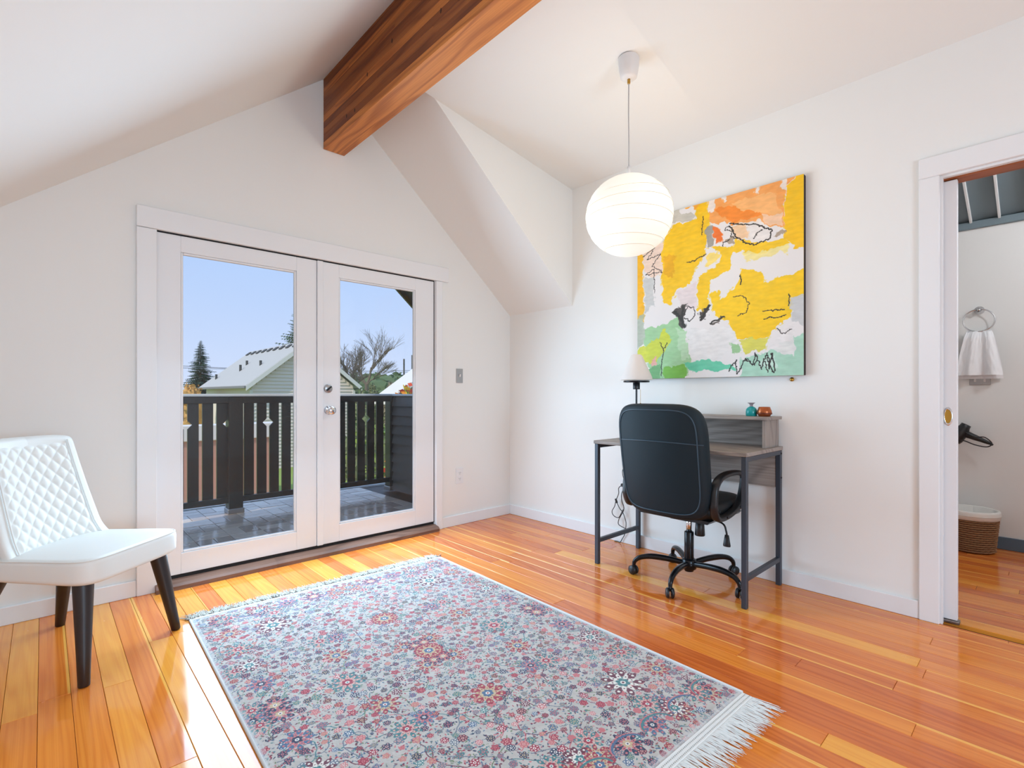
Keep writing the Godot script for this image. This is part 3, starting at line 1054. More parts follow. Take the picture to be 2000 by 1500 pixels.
func make_pots() -> void:
	var t := thing("bud_vase", "small teal glazed bud vase with a flared neck on the desk shelf", "vase", Vector3(-0.12, 0.943, 2.143))
	var st := mb()
	lathe(st, [Vector2(0, 0), Vector2(0.027, 0), Vector2(0.029, 0.004), Vector2(0.030, 0.022), Vector2(0.028, 0.038), Vector2(0.019, 0.049), Vector2(0.009, 0.054)], 28)
	build(st, "body", M.teal, t)
	st = mb()
	lathe(st, [Vector2(0.009, 0.0535), Vector2(0.0075, 0.060), Vector2(0.011, 0.068), Vector2(0.021, 0.075), Vector2(0.020, 0.0755), Vector2(0.009, 0.069), Vector2(0.0, 0.062)], 28)
	build(st, "neck", M.vase_neck, t)
	t = thing("copper_pot", "little round copper pot on the desk shelf", "pot", Vector3(-0.12, 0.943, 2.213))
	st = mb()
	lathe(st, [Vector2(0, 0), Vector2(0.028, 0), Vector2(0.031, 0.006), Vector2(0.038, 0.016), Vector2(0.037, 0.030), Vector2(0.031, 0.045), Vector2(0.029, 0.0525), Vector2(0.027, 0.0525), Vector2(0.028, 0.044), Vector2(0.020, 0.010), Vector2(0.0, 0.008)], 32)
	build(st, "body", M.copper, t)
	st = mb()
	lathe(st, [Vector2(0.0385, 0.0125), Vector2(0.0393, 0.015), Vector2(0.0393, 0.019), Vector2(0.0385, 0.0215)], 32)
	build(st, "band", M.copper_band, t)

func make_office_chair() -> void:
	var t := thing("office_chair", "black padded office chair on casters pushed under the desk", "chair", Vector3(-0.345, 0, 1.885))
	var st := mb(true)
	# local x points to the wall, the backrest is on the -x side
	var lean := func(v: Vector3) -> Vector3:
		var bulge := 0.045 * (v.x / 0.255) * (v.x / 0.255) - 0.03 * cos(clampf((v.y + 0.1) / 0.3, -1.4, 1.4)) * 0.5
		var y := v.y
		var wx := v.x * (1.0 - 0.03 * (0.29 - y) / 0.58)
		return Vector3(-0.262 - 0.17 * (y + 0.285) + v.z * -1.0 + bulge, 0.715 + y, wx)
	pad(st, 0.257, 0.302, 0.085, 5.0, 0.035, lean, 72, 0.012)
	var back := build(st, "backrest", M.mesh_black, t)
	# piping frame and cross seam on the rear face
	st = mb()
	var ring := []
	for i in 73:
		var an := TAU * i / 72
		ring.append(lean.call(Vector3(signf(cos(an)) * pow(absf(cos(an)), 0.36) * 0.226, signf(sin(an)) * pow(absf(sin(an)), 0.36) * 0.270, 0.0425)))
	tube(st, ring, 0.0035, 6, false)
	build(st, "piping", M.piping, back)
	st = mb()
	var seam := []
	for i in 25:
		var x := -0.250 + 0.5 * i / 24.0
		seam.append(lean.call(Vector3(x, 0.108 - 0.01 * (x / 0.25) * (x / 0.25), 0.0425 + 0.012 * (1.0 - pow(minf(1.0, maxf(absf(x) / 0.222, 0.4)), 2.0)) - 0.012 * pow(absf(x) / 0.25, 12.0) + 0.0008)))
	tube(st, seam, 0.0035, 6)
	build(st, "seam", M.piping, back)
	st = mb(true)
	pad(st, 0.235, 0.245, 0.095, 4.5, 0.04, func(v: Vector3) -> Vector3: return Vector3(0.02 + v.y, 0.447 + v.z, v.x), 60, 0.012)
	build(st, "seat", M.leather, t)
	st = mb()
	prism(st, [Vector2(-0.215, 0.405), Vector2(-0.20, 0.388), Vector2(0.20, 0.388), Vector2(0.215, 0.405)], "x", -0.19, 0.20)
	build(st, "seat_pan", M.black_plastic, t)
	st = mb()
	box(st, Vector3(0, 0.375, 0), Vector3(0.20, 0.03, 0.14), 0.006)
	build(st, "tilt_mechanism", M.black_plastic, t)
	st = mb()
	lathe(st, [Vector2(0, 0.265), Vector2(0.026, 0.265), Vector2(0.028, 0.27), Vector2(0.022, 0.365), Vector2(0, 0.366)], 20, Transform3D(Basis(), Vector3(0.02, 0, 0.055)))
	build(st, "tension_knob", M.black_plastic, t)
	for sz in [-1, 1]:
		st = mb()
		var z: float = sz * 0.258
		var loop := [Vector3(-0.245, 0.50, z), Vector3(-0.235, 0.585, z), Vector3(-0.18, 0.632, z), Vector3(-0.08, 0.648, z), Vector3(0.04, 0.642, z), Vector3(0.12, 0.618, z), Vector3(0.115, 0.56, z), Vector3(0.075, 0.492, z), Vector3(0.0, 0.448, z), Vector3(-0.11, 0.428, z), Vector3(-0.21, 0.436, z), Vector3(-0.245, 0.50, z)]
		arm(st, bezier(loop, 6), z)
		build(st, "armrest", M.black_plastic, t)
		for p in [Vector2(-0.225, 0.475), Vector2(-0.13, 0.432), Vector2(0.03, 0.462)]:
			st = mb()
			lathe(st, [Vector2(0, 0), Vector2(0.008, 0), Vector2(0.007, 0.002), Vector2(0, 0.003)], 10, Transform3D(Basis(Vector3.RIGHT, sz * PI / 2), Vector3(p.x, p.y, z + sz * 0.0225)))
			build(st, "screw_cap", M.bolt, t)
	st = mb()
	tube(st, bezier([Vector3(-0.05, 0.385, 0.06), Vector3(-0.06, 0.386, 0.18), Vector3(-0.062, 0.374, 0.228), Vector3(-0.064, 0.340, 0.243), Vector3(-0.064, 0.318, 0.246)], 5), 0.005, 8)
	var lv := build(st, "height_lever", M.black_metal, t)
	st = mb()
	lathe(st, [Vector2(0, -0.062), Vector2(0.019, -0.060), Vector2(0.020, -0.054), Vector2(0.011, 0.0), Vector2(0, 0.002)], 16, Transform3D(Basis().scaled(Vector3(0.6, 1, 1)), Vector3(-0.064, 0.322, 0.246)))
	build(st, "lever_grip", M.black_plastic, lv)
	st = mb()
	lathe(st, [Vector2(0, 0.055), Vector2(0.024, 0.055), Vector2(0.026, 0.058), Vector2(0.026, 0.278), Vector2(0.024, 0.281), Vector2(0, 0.281)], 24)
	build(st, "column", M.black_metal, t)
	st = mb()
	lathe(st, [Vector2(0, 0.281), Vector2(0.0155, 0.281), Vector2(0.0155, 0.365), Vector2(0, 0.365)], 20)
	build(st, "gas_piston", M.chrome, t)
	st = mb()
	lathe(st, [Vector2(0, 0.068), Vector2(0.036, 0.068), Vector2(0.040, 0.072), Vector2(0.040, 0.120), Vector2(0.034, 0.126), Vector2(0.027, 0.128)], 24)
	build(st, "hub", M.black_metal, t)
	for k in 5:
		var an := deg_to_rad(170.0 - 72.0 * k)
		var d := Vector3(cos(an), 0, sin(an))
		st = mb()
		tube(st, bezier([d * 0.025 + Vector3(0, 0.098, 0), d * 0.115 + Vector3(0, 0.112, 0), d * 0.205 + Vector3(0, 0.116, 0), d * 0.270 + Vector3(0, 0.104, 0), d * 0.302 + Vector3(0, 0.080, 0), d * 0.309 + Vector3(0, 0.055, 0)], 4), [0.016, 0.016, 0.016, 0.0165, 0.0165, 0.017, 0.017, 0.017, 0.0165, 0.016, 0.0155, 0.015, 0.0145, 0.014, 0.0135, 0.013, 0.0125, 0.012, 0.0115, 0.011, 0.011], 12)
		build(st, "base_leg", M.black_metal, t)
		var side := Vector3(-d.z, 0, d.x).rotated(Vector3.UP, 0.5 + k * 1.3)
		var cpos := d * 0.311
		st = mb()
		for s in [-1, 1]:
			lathe(st, [Vector2(0, 0), Vector2(0.020, 0), Vector2(0.0265, 0.003), Vector2(0.0265, 0.011), Vector2(0.021, 0.016), Vector2(0.006, 0.019), Vector2(0, 0.019)], 22, Transform3D(Basis(Quaternion(Vector3.UP, side * s)), cpos + Vector3(0, 0.0265, 0) + side * s * 0.005))
		var cs := build(st, "caster", M.black_plastic, t)
		st = mb()
		lathe(st, [Vector2(0, 0.036), Vector2(0.009, 0.036), Vector2(0.009, 0.062), Vector2(0, 0.063)], 12, Transform3D(Basis(), cpos))
		build(st, "caster_stem", M.black_metal, cs)

# flat oval strap swept round a loop that lies in a plane of constant z
func arm(st: SurfaceTool, pts: Array, z: float) -> void:
	st.set_smooth_group(0)
	var n := pts.size() - 1
	var rings := []
	for i in n:
		var d: Vector3 = (pts[(i + 1) % n] - pts[(i + n - 1) % n]).normalized()
		var nn := Vector3(-d.y, d.x, 0)
		var ring := []
		for k in 10:
			var a := TAU * k / 10
			var ca := signf(cos(a)) * pow(absf(cos(a)), 0.7)
			var sa := signf(sin(a)) * pow(absf(sin(a)), 0.7)
			ring.append(pts[i] + nn * ca * 0.014 + Vector3(0, 0, sa * 0.022))
		rings.append(ring)
	for i in n:
		var i2 := (i + 1) % n
		for k in 10:
			var k2 := (k + 1) % 10
			tri(st, rings[i][k], rings[i][k2], rings[i2][k2])
			tri(st, rings[i][k], rings[i2][k2], rings[i2][k])

func make_accent_chair() -> void:
	var t := thing("accent_chair", "white quilted armless chair on dark tapered legs at the left edge", "chair", Vector3(-2.882, 0, 0.624), deg_to_rad(42.1))
	var st := mb(true)
	pad(st, 0.238, 0.232, 0.10, 7.0, 0.022, func(v: Vector3) -> Vector3:
		var f := clampf((0.232 - v.y) / 0.464, 0, 1)
		return Vector3(v.x * (0.93 + 0.07 * f), 0.405 + v.z * (0.85 + 0.15 * f) + 0.006 * f, -0.045 - v.y), 80, 0.014)
	var seat := build(st, "seat", M.vinyl, t)
	st = mb()
	var ring := []
	for i in 81:
		var an := TAU * i / 80
		var cx := signf(cos(an)) * pow(absf(cos(an)), 2.0 / 7.0) * 0.234
		var cy := signf(sin(an)) * pow(absf(sin(an)), 2.0 / 7.0) * 0.228
		var f := clampf((cy + 0.232) / 0.464, 0, 1)
		ring.append(Vector3(cx * (0.93 + 0.07 * f), 0.405 + 0.043 * (0.85 + 0.15 * f) + 0.006 * f, -0.045 + cy))
	tube(st, ring, 0.003, 6, false)
	build(st, "welt", M.vinyl, seat)
	# curved back: a shell that flares where it meets the seat
	var hw := func(v: float) -> float:
		return lerpf(0.212, 0.182, v) + 0.012 * pow(maxf(0.0, 1.0 - v / 0.22), 2.0)
	var mid := func(u: float, v: float) -> Vector3:
		var w: float = hw.call(v)
		var x := u * w
		var y := 0.40 + 0.488 * v - 0.012 * pow(absf(u), 6.0) * v
		var z := -0.205 - 0.185 * v + 0.03 * v * v + 0.035 * u * u + 0.05 * pow(maxf(0.0, 1.0 - v / 0.22), 2.0) * u * u
		return Vector3(x, y, z)
	st = mb(true)
	var nrm := Vector3(0, 0.36, 0.93)
	var shell := func(u: float, v: float) -> Vector3:
		# u runs once round the section from the front, over the side, to the rear
		var a := u * TAU
		var cx := signf(sin(a)) * pow(absf(sin(a)), 0.55)
		var cz := signf(cos(a)) * pow(absf(cos(a)), 0.45)
		var vv := v
		var th := 0.030
		if v > 0.93:
			var q := (v - 0.93) / 0.07
			th = 0.030 * sqrt(maxf(0.0, 1.0 - q * q * 0.999))
			vv = 0.93 + 0.07 * q
		return mid.call(cx, vv) + nrm * (cz * th)
	grid(st, 72, 36, func(u: float, v: float) -> Vector3: return shell.call(u, v))
	var bk := build(st, "backrest", M.vinyl, t)
	# quilted panel: raised diamonds between stitched valleys
	st = mb(true)
	grid(st, 110, 130, func(u: float, v: float) -> Vector3:
		var uu := (u * 2.0 - 1.0) * 0.80
		var vv := 0.06 + v * 0.86
		var p: Vector3 = mid.call(uu, vv)
		var a := p.x / 0.050 + p.y / 0.062
		var b := p.x / 0.050 - p.y / 0.062
		var q := pow(absf(sin(PI * a)), 0.55) * pow(absf(sin(PI * b)), 0.55)
		var edge := minf(minf(u, 1.0 - u) * 16.0, minf(v, 1.0 - v) * 20.0)
		return p + nrm * (0.0265 + clampf(edge, 0, 1) * (0.0045 + 0.0075 * q)))
	build(st, "quilted_panel", M.vinyl, bk)
	for s in [-1.0, 1.0]:
		st = mb()
		var line := []
		for i in 31:
			line.append(mid.call(s * 0.815, 0.05 + 0.89 * i / 30.0) + nrm * 0.031)
		tube(st, line, 0.0032, 6)
		build(st, "piping", M.vinyl, bk)
	for s in [-1, 1]:
		st = mb()
		leg(st, Vector3(s * 0.175, 0.372, 0.105), Vector3(s * 0.224, 0.0, 0.158))
		build(st, "leg", M.espresso, t)
		st = mb()
		leg(st, Vector3(s * 0.133, 0.372, -0.285), Vector3(s * 0.215, 0.0, -0.405))
		build(st, "leg", M.espresso, t)

func leg(st: SurfaceTool, a: Vector3, b: Vector3) -> void:
	var d := (a - b)
	tube(st, [b, b + d * 0.01, b + d * 0.3, b + d * 0.7, a], [0.016, 0.0185, 0.0225, 0.029, 0.034], 20)

# ---------------------------------------------------------------- rug
const RUG_W := 1.385
const RUG_L := 1.96

func rug_image() -> Image:
	var w := 960
	var h := 1360
	var im := Image.create(w, h, false, Image.FORMAT_RGB8)
	var data := PackedByteArray()
	data.resize(w * h * 3)
	var n := noise(71, 0.02, 3)
	for y in h:
		for x in w:
			var k := 0.96 + 0.07 * n.get_noise_2d(x, y)
			var i := (y * w + x) * 3
			data[i] = int(196 * k)
			data[i + 1] = int(188 * k)
			data[i + 2] = int(181 * k)
	im = Image.create_from_data(w, h, false, Image.FORMAT_RGB8, data)
	var g := RandomNumberGenerator.new()
	g.seed = 404
	var navy := Color8(42, 48, 78)
	var blue := Color8(76, 102, 134)
	var teal := Color8(66, 120, 124)
	var red := Color8(158, 44, 66)
	var rose := Color8(196, 108, 112)
	var pink := Color8(214, 160, 150)
	var tan_ := Color8(196, 170, 134)
	var olive := Color8(110, 126, 96)
	var wine := Color8(104, 44, 62)
	var slate := Color8(104, 112, 128)
	var cream := Color8(228, 222, 212)
	var hues := [navy, blue, teal, red, rose, wine, slate, rose, navy, red]
	# vines: fine wandering stems
	for s in 260:
		var p := Vector2(g.randf() * w, g.randf() * h)
		var a := g.randf() * TAU
		var c: Color = [olive, slate, rose, teal, wine][g.randi() % 5]
		for k in 90:
			a += g.randf_range(-0.22, 0.24)
			p += Vector2(cos(a), sin(a)) * 1.6
			dab(im, p, 1.1, c)
	# small leaves and buds
	for s in 19000:
		var p := Vector2(g.randf() * w, g.randf() * h)
		var c: Color = [olive, slate, navy, teal, rose, red, wine, blue][g.randi() % 8]
		petal(im, p, g.randf() * TAU, g.randf_range(2.6, 6.0), g.randf_range(1.2, 2.2), c)
	# blossoms on a loose lattice
	var step := 30.0
	for j in int(h / step) + 1:
		for i in int(w / step) + 1:
			var p := Vector2((i + 0.5 * (j % 2)) * step, j * step) + Vector2(g.randf_range(-9, 9), g.randf_range(-9, 9))
			blossom(im, p, g.randf_range(7.0, 12.5), hues[g.randi() % hues.size()], [pink, tan_, cream, rose][g.randi() % 4], g)
	# mirrored large palmettes in field, corners and border
	var spots := []
	for k in 17:
		spots.append([Vector2(g.randf() * 0.5, g.randf() * 0.5), g.randf_range(26, 38), g.randi() % 5])
	spots.append([Vector2(0.5, 0.5), 42.0, 1])
	spots.append([Vector2(0.5, 0.30), 44.0, 1])
	spots.append([Vector2(0.25, 0.5), 44.0, 2])
	for b in 6:
		spots.append([Vector2(0.075, 0.06 + b * 0.085), 36.0, b % 5])
	for b in 5:
		spots.append([Vector2(0.10 + b * 0.095, 0.055), 36.0, (b + 2) % 5])
	spots.append([Vector2(0.2, 0.16), 56.0, 3])
	for s in spots:
		for mx in 2:
			for my in 2:
				var q := Vector2(s[0].x if mx == 0 else 1.0 - s[0].x, s[0].y if my == 0 else 1.0 - s[0].y)
				palmette(im, Vector2(q.x * w, q.y * h), s[1], [navy, red, teal, wine, blue][s[2]], [rose, tan_, pink, cream, rose][s[2]], [tan_, blue, red, teal, navy][s[2]], g)
	# scalloped arcs along the two ends
	for k in 9:
		for e in 2:
			var c := Vector2((k + 0.5) / 9.0 * w, 66.0 if e == 0 else h - 66.0)
			for j in 60:
				var a := PI * j / 59.0
				var q := c + Vector2(cos(a) * 46.0, (sin(a) * 30.0) * (1.0 if e == 0 else -1.0))
				dab(im, q, 2.6, blue if k % 2 else teal)
				dab(im, q + Vector2(0, 5 if e == 0 else -5), 1.4, rose)
	# plain cream guard at the rim
	for y in h:
		for x in w:
			var e := minf(minf(x, w - 1 - x), minf(y, h - 1 - y) * 1.0)
			if e < 14:
				var old := im.get_pixel(x, y)
				im.set_pixel(x, y, old.lerp(Color8(206, 204, 204), 0.45 if e > 6 else 0.8))
	return im

func dab(im: Image, p: Vector2, r: float, c: Color) -> void:
	var w := im.get_width()
	var h := im.get_height()
	for y in range(int(p.y - r), int(p.y + r) + 1):
		for x in range(int(p.x - r), int(p.x + r) + 1):
			if x >= 0 and y >= 0 and x < w and y < h and Vector2(x, y).distance_squared_to(p) <= r * r + 0.3:
				im.set_pixel(x, y, c)

func petal(im: Image, p: Vector2, a: float, l: float, r: float, c: Color) -> void:
	var d := Vector2(cos(a), sin(a))
	var n := maxi(2, int(l / r * 1.5))
	for k in n:
		var f := float(k) / (n - 1)
		dab(im, p + d * l * (f - 0.5), r * (0.55 + 0.9 * f * (1.0 - f) * 2.0), c)

func blossom(im: Image, p: Vector2, r: float, c: Color, heart: Color, g: RandomNumberGenerator) -> void:
	var n := 5 + g.randi() % 3
	var a0 := g.randf() * TAU
	for k in n:
		var a := a0 + TAU * k / n
		dab(im, p + Vector2(cos(a), sin(a)) * r * 0.62, r * 0.36, c)
	for k in n:
		var a := a0 + TAU * k / n
		dab(im, p + Vector2(cos(a), sin(a)) * r * 0.66, r * 0.15, heart)
	dab(im, p, r * 0.3, heart)
	dab(im, p, r * 0.14, c)

func palmette(im: Image, p: Vector2, r: float, c: Color, c2: Color, c3: Color, g: RandomNumberGenerator) -> void:
	var n := 9
	var a0 := g.randf() * TAU
	for k in n:
		var a := a0 + TAU * k / n
		petal(im, p + Vector2(cos(a), sin(a)) * r * 0.74, a, r * 0.40, r * 0.15, c)
		dab(im, p + Vector2(cos(a), sin(a)) * r * 0.78, r * 0.075, c2)
	for k in n:
		var a := a0 + TAU * (k + 0.5) / n
		petal(im, p + Vector2(cos(a), sin(a)) * r * 0.46, a, r * 0.32, r * 0.11, c2)
		dab(im, p + Vector2(cos(a), sin(a)) * r * 0.48, r * 0.04, c)
	for k in 6:
		var a := a0 + TAU * k / 6
		dab(im, p + Vector2(cos(a), sin(a)) * r * 0.22, r * 0.11, c3)
	dab(im, p, r * 0.13, Color8(228, 222, 212))
	dab(im, p, r * 0.06, c)

func make_rug() -> void:
	# local x across, z along; the far left corner at the origin
	var t := thing("rug", "fringed oriental rug with dense blue, red and cream flowers on the floor", "rug", Vector3(-2.548, 0, 0.545), -deg_to_rad(1.9))
	var m := mat(Color(1, 1, 1), 0.95)
	m.albedo_texture = ImageTexture.create_from_image(rug_image())
	m.rim_enabled = true
	m.rim = 0.5
	m.rim_tint = 0.2
	m.heightmap_enabled = true
	m.heightmap_texture = noise_tex(31, 0.35, 512)
	m.heightmap_scale = 0.25
	var st := mb(true)
	var nz := noise(12, 1.3, 2)
	grid(st, 60, 84, func(u: float, v: float) -> Vector3:
		var e := minf(minf(u, 1.0 - u) * RUG_W, minf(v, 1.0 - v) * RUG_L)
		var y := 0.010 + 0.0012 * nz.get_noise_2d(u * 4, v * 6) - 0.007 * pow(maxf(0.0, 1.0 - e / 0.02), 2.0)
		return Vector3(u * RUG_W, y, v * RUG_L), true, true)
	build(st, "pile", m, t)
	var wool := mat(Color8(206, 204, 202), 0.95)
	st = mb()
	tube(st, [Vector3(0.001, 0.0055, 0.0), Vector3(0.001, 0.0055, RUG_L)], 0.0055, 8)
	build(st, "side_binding", wool, t)
	st = mb()
	tube(st, [Vector3(RUG_W - 0.001, 0.0055, 0.0), Vector3(RUG_W - 0.001, 0.0055, RUG_L)], 0.0055, 8)
	build(st, "side_binding", mat(Color8(226, 224, 222), 0.95), t)
	var ivory := mat(Color8(232, 230, 226), 0.95)
	st = mb()
	span(st, Vector3(0.0, 0.0005, RUG_L - 0.001), Vector3(RUG_W, 0.006, RUG_L + 0.034), 0.002)
	build(st, "end_band", ivory, t)
	st = mb()
	span(st, Vector3(0.0, 0.0005, -0.016), Vector3(RUG_W, 0.006, 0.001), 0.002)
	build(st, "end_band", ivory, t)
	st = mb()
	for z in [RUG_L + 0.012, RUG_L + 0.026]:
		for i in 180:
			var x := (i + 0.5) * RUG_W / 180.0
			box(st, Vector3(x, 0.0062, z), Vector3(0.0042, 0.0018, 0.0022), 0.0, Basis(Vector3.UP, 0.6))
	var sti := build(st, "stitching", mat(Color8(150, 146, 142), 0.9), t)
	sti.set_meta("kind", "stuff")
	# fringe: knotted strands at both ends
	var g := RandomNumberGenerator.new()
	g.seed = 77
	st = mb(true)
	for i in 620:
		var x := RUG_W * (i + g.randf()) / 620.0
		strand(st, Vector3(x, 0.003, RUG_L + 0.032), 1.0, g.randf_range(0.075, 0.115), g, 0.35)
	var fr := build(st, "fringe", ivory, t)
	fr.set_meta("kind", "stuff")
	st = mb(true)
	for i in 900:
		var x := RUG_W * (i + g.randf()) / 900.0
		strand(st, Vector3(x, 0.003, -0.014), -1.0, g.randf_range(0.055, 0.095), g, 0.9)
	fr = build(st, "fringe", mat(Color8(202, 198, 188), 0.95), t)
	fr.set_meta("kind", "stuff")
	st = mb(true)
	for i in 150:
		var x := RUG_W * g.randf()
		strand(st, Vector3(x, 0.006, -0.014), -1.0, g.randf_range(0.045, 0.085), g, 1.3)
	for s in [0.0, RUG_W]:
		for i in 10:
			strand(st, Vector3(s, 0.005, -0.006), -1.0, g.randf_range(0.03, 0.06), g, 1.5)
	fr = build(st, "fringe", mat(Color8(112, 100, 90), 0.95), t)
	fr.set_meta("kind", "stuff")

func strand(st: SurfaceTool, p: Vector3, dir: float, ln: float, g: RandomNumberGenerator, wild: float) -> void:
	var a := g.randf_range(-wild, wild) * 0.5
	var pts := [p]
	var q := p
	for k in 3:
		a += g.randf_range(-wild, wild) * 0.45
		q += Vector3(sin(a), 0, cos(a) * dir) * ln / 3.0
		q.y = 0.0025 + g.randf() * 0.004 * (1.0 - k / 3.0)
		pts.append(q)
	tube(st, pts, [0.0016, 0.0018, 0.0015, 0.0007], 4, false)

# ---------------------------------------------------------------- bath room seen through the doorway
func make_bath() -> void:
	var xb := 1.775
	var st := mb()
	span(st, Vector3(xb, -0.12, 1.9), Vector3(xb + 0.12, 2.6, 4.4))
	struct(st, "wall_bath_far", M.bath_wall)
	st = mb()
	span(st, Vector3(0.12, -0.12, 1.88), Vector3(xb, 3.2, 2.0))
	struct(st, "wall_bath_side", M.bath_wall)
	st = mb()
	span(st, Vector3(0.12, -0.12, 4.3), Vector3(xb, 3.2, 4.42))
	struct(st, "wall_bath_end", M.bath_wall)
	st = mb()
	span(st, Vector3(xb - 0.012, 0, 2.0), Vector3(xb, 0.085, 4.3), 0.003)
	struct(st, "baseboard_bath", M.bath_base)
	var c := struct_node("ceiling_bath")
	st = mb()
	prism(st, [Vector2(xb + 0.1, 2.246), Vector2(xb + 0.1, 2.36), Vector2(0.0, 3.09), Vector2(0.0, 2.977)], "z", 1.9, 4.4)
	build(st, "ceiling_slope", M.bath_blue, c)
	var dir := Vector3(-1, 0.39, 0).normalized()
	var tilt := Basis(Vector3.BACK, atan2(0.39, -1.0) - PI)
	var z := 2.913 - 0.145 * 6
	while z < 4.25:
		st = mb()
		box(st, Vector3(xb, 2.282, z) + dir * 0.86 + Vector3(0, -0.006, 0), Vector3(1.66, 0.034, 0.014), 0.002, tilt)
		build(st, "batten", M.bath_batten, c)
		z += 0.145
	st = mb()
	span(st, Vector3(xb - 0.03, 2.234, 2.0), Vector3(xb, 2.285, 4.3), 0.003)
	var cr := struct(st, "trim_4", M.bath_blue)
	cr.set_meta("kind", "structure")
	# sliding door, mostly in its pocket
	var d := struct_node("door_3")
	st = mb()
	span(st, Vector3(0.038, 0.018, 2.90), Vector3(0.076, 2.062, 3.004), 0.002)
	build(st, "panel", M.door, d)
	st = mb()
	lathe(st, [Vector2(0.0, 0), Vector2(0.0165, 0), Vector2(0.0165, 0.003), Vector2(0.0125, 0.004), Vector2(0.0125, 0.001)], 28, Transform3D(Basis(Vector3.BACK, PI / 2).scaled(Vector3(1, 2.6, 1.0)), Vector3(0.038, 0.963, 2.972)))
	var pull := build(st, "flush_pull", M.chrome, d)
	st = mb()
	lathe(st, [Vector2(0.0, 0.0015), Vector2(0.0125, 0.0022)], 28, Transform3D(Basis(Vector3.BACK, PI / 2).scaled(Vector3(1, 2.6, 1.0)), Vector3(0.038, 0.963, 2.972)))
	build(st, "pull_recess", M.brass, pull)
	st = mb()
	span(st, Vector3(0.036, 0.0, 2.93), Vector3(0.078, 0.014, 3.012), 0.003)
	build(st, "floor_guide", M.steel, d)
	# towel on its ring
	var t := thing("towel_ring", "chrome towel ring on the bath room wall", "towel ring", Vector3(xb, 1.655, 2.955))
	st = mb()
	lathe(st, [Vector2(0, 0), Vector2(0.028, 0), Vector2(0.028, 0.008), Vector2(0.014, 0.014), Vector2(0.012, 0.045), Vector2(0.016, 0.05), Vector2(0, 0.054)], 24, Transform3D(Basis(Vector3.BACK, PI / 2), Vector3(0, 0, 0)))
	build(st, "mount", M.chrome, t)
	st = mb()
	var ring := []
	for i in 41:
		var a := TAU * i / 40
		ring.append(Vector3(-0.045, -0.075 + 0.078 * cos(a), 0.082 * sin(a)))
	tube(st, ring, 0.0045, 8, false)
	build(st, "ring", M.chrome, t)
	st = mb(true)
	var nz := noise(8, 1.0, 2)
	var cloth := func(u: float, v: float) -> Vector3:
		# v: 0 bottom front, 0.5 over the ring, 1 bottom rear
		var s := absf(v - 0.5) * 2.0
		var y := 1.508 - 0.32 * s + (0.010 if v < 0.5 else -0.015) * s
		var half := lerpf(0.062, 0.122, pow(s, 0.7))
		var zz := 2.957 + (u - 0.5) * 2.0 * half
		var fold := 0.012 * sin(u * 13.0 + 0.6) * (0.4 + s) + 0.004 * nz.get_noise_2d(u * 9, v * 7)
		var x := xb - 0.047 + (-0.022 if v < 0.5 else 0.020) * minf(1.0, s * 6.0) + fold * (1.0 if v < 0.5 else 0.35)
		if v < 0.5 and u > 0.60:
			x -= 0.014 * minf(1.0, (u - 0.60) * 12.0) * s
		return Vector3(minf(x, xb - 0.008), y, zz)
	grid(st, 60, 60, cloth)
	var to := build(st, "hand_towel", M.towel)
	tag(to, "white hand towel draped through the chrome ring", "towel")
	t = thing("wall_switch", "metal switch plate on the bath room wall just under the towel", "switch", Vector3(xb, 1.165, 2.958), -PI / 2)
	plate(t, Vector2(0.11, 0.07), M.steel)
	for x in [-0.025, 0.025]:
		st = mb()
		box(st, Vector3(x, 0, 0.007), Vector3(0.012, 0.026, 0.006), 0.002)
		build(st, "toggle", M.plastic_white, t)
	# hair dryer hanging on a bracket
	t = thing("hair_dryer", "black hair dryer with coiled lead on the bath room wall", "hair dryer", Vector3(1.70, 0.79, 2.86))
	st = mb()
	lathe(st, [Vector2(0, -0.07), Vector2(0.036, -0.07), Vector2(0.042, -0.05), Vector2(0.043, 0.02), Vector2(0.030, 0.05), Vector2(0.028, 0.07), Vector2(0, 0.071)], 20, Transform3D(Basis(Vector3.RIGHT, 0.5), Vector3(0, 0, 0)))
	build(st, "barrel", M.black_plastic, t)
	st = mb()
	tube(st, bezier([Vector3(0, 0, 0.02), Vector3(-0.01, -0.022, 0.07), Vector3(-0.012, -0.052, 0.135), Vector3(-0.01, -0.072, 0.17)], 5), [0.026, 0.026, 0.025, 0.024, 0.022, 0.021, 0.020, 0.018, 0.016, 0.015, 0.014, 0.012, 0.010, 0.008, 0.007, 0.006], 12)
	build(st, "handle", M.black_plastic, t)
	st = mb()
	tube(st, bezier([Vector3(-0.03, 0.01, 0.03), Vector3(-0.04, -0.02, 0.08), Vector3(-0.04, -0.02, 0.13), Vector3(-0.03, -0.06, 0.165), Vector3(-0.03, -0.085, 0.14), Vector3(-0.035, -0.075, 0.08), Vector3(-0.03, -0.05, 0.02), Vector3(-0.03, -0.055, -0.03)], 6), 0.004, 7)
	build(st, "lead", M.black_cord, t)
	st = mb()
	box(st, Vector3(0.053, 0.0, -0.01), Vector3(0.044, 0.05, 0.04), 0.006)
	build(st, "bracket", M.black_plastic, t)
	# wicker basket with a cloth liner
	t = thing("wicker_basket", "round brown wicker basket with white cloth liner on the floor", "basket", Vector3(1.605, 0, 2.925))
	st = mb(true)
	var H := 0.262
	lathe(st, [Vector2(0, 0.002), Vector2(0.112, 0.002), Vector2(0.116, 0.01), Vector2(0.138, 0.25), Vector2(0.132, 0.25), Vector2(0.108, 0.012), Vector2(0, 0.012)], 40)
	build(st, "shell", M.wicker_dark, t)
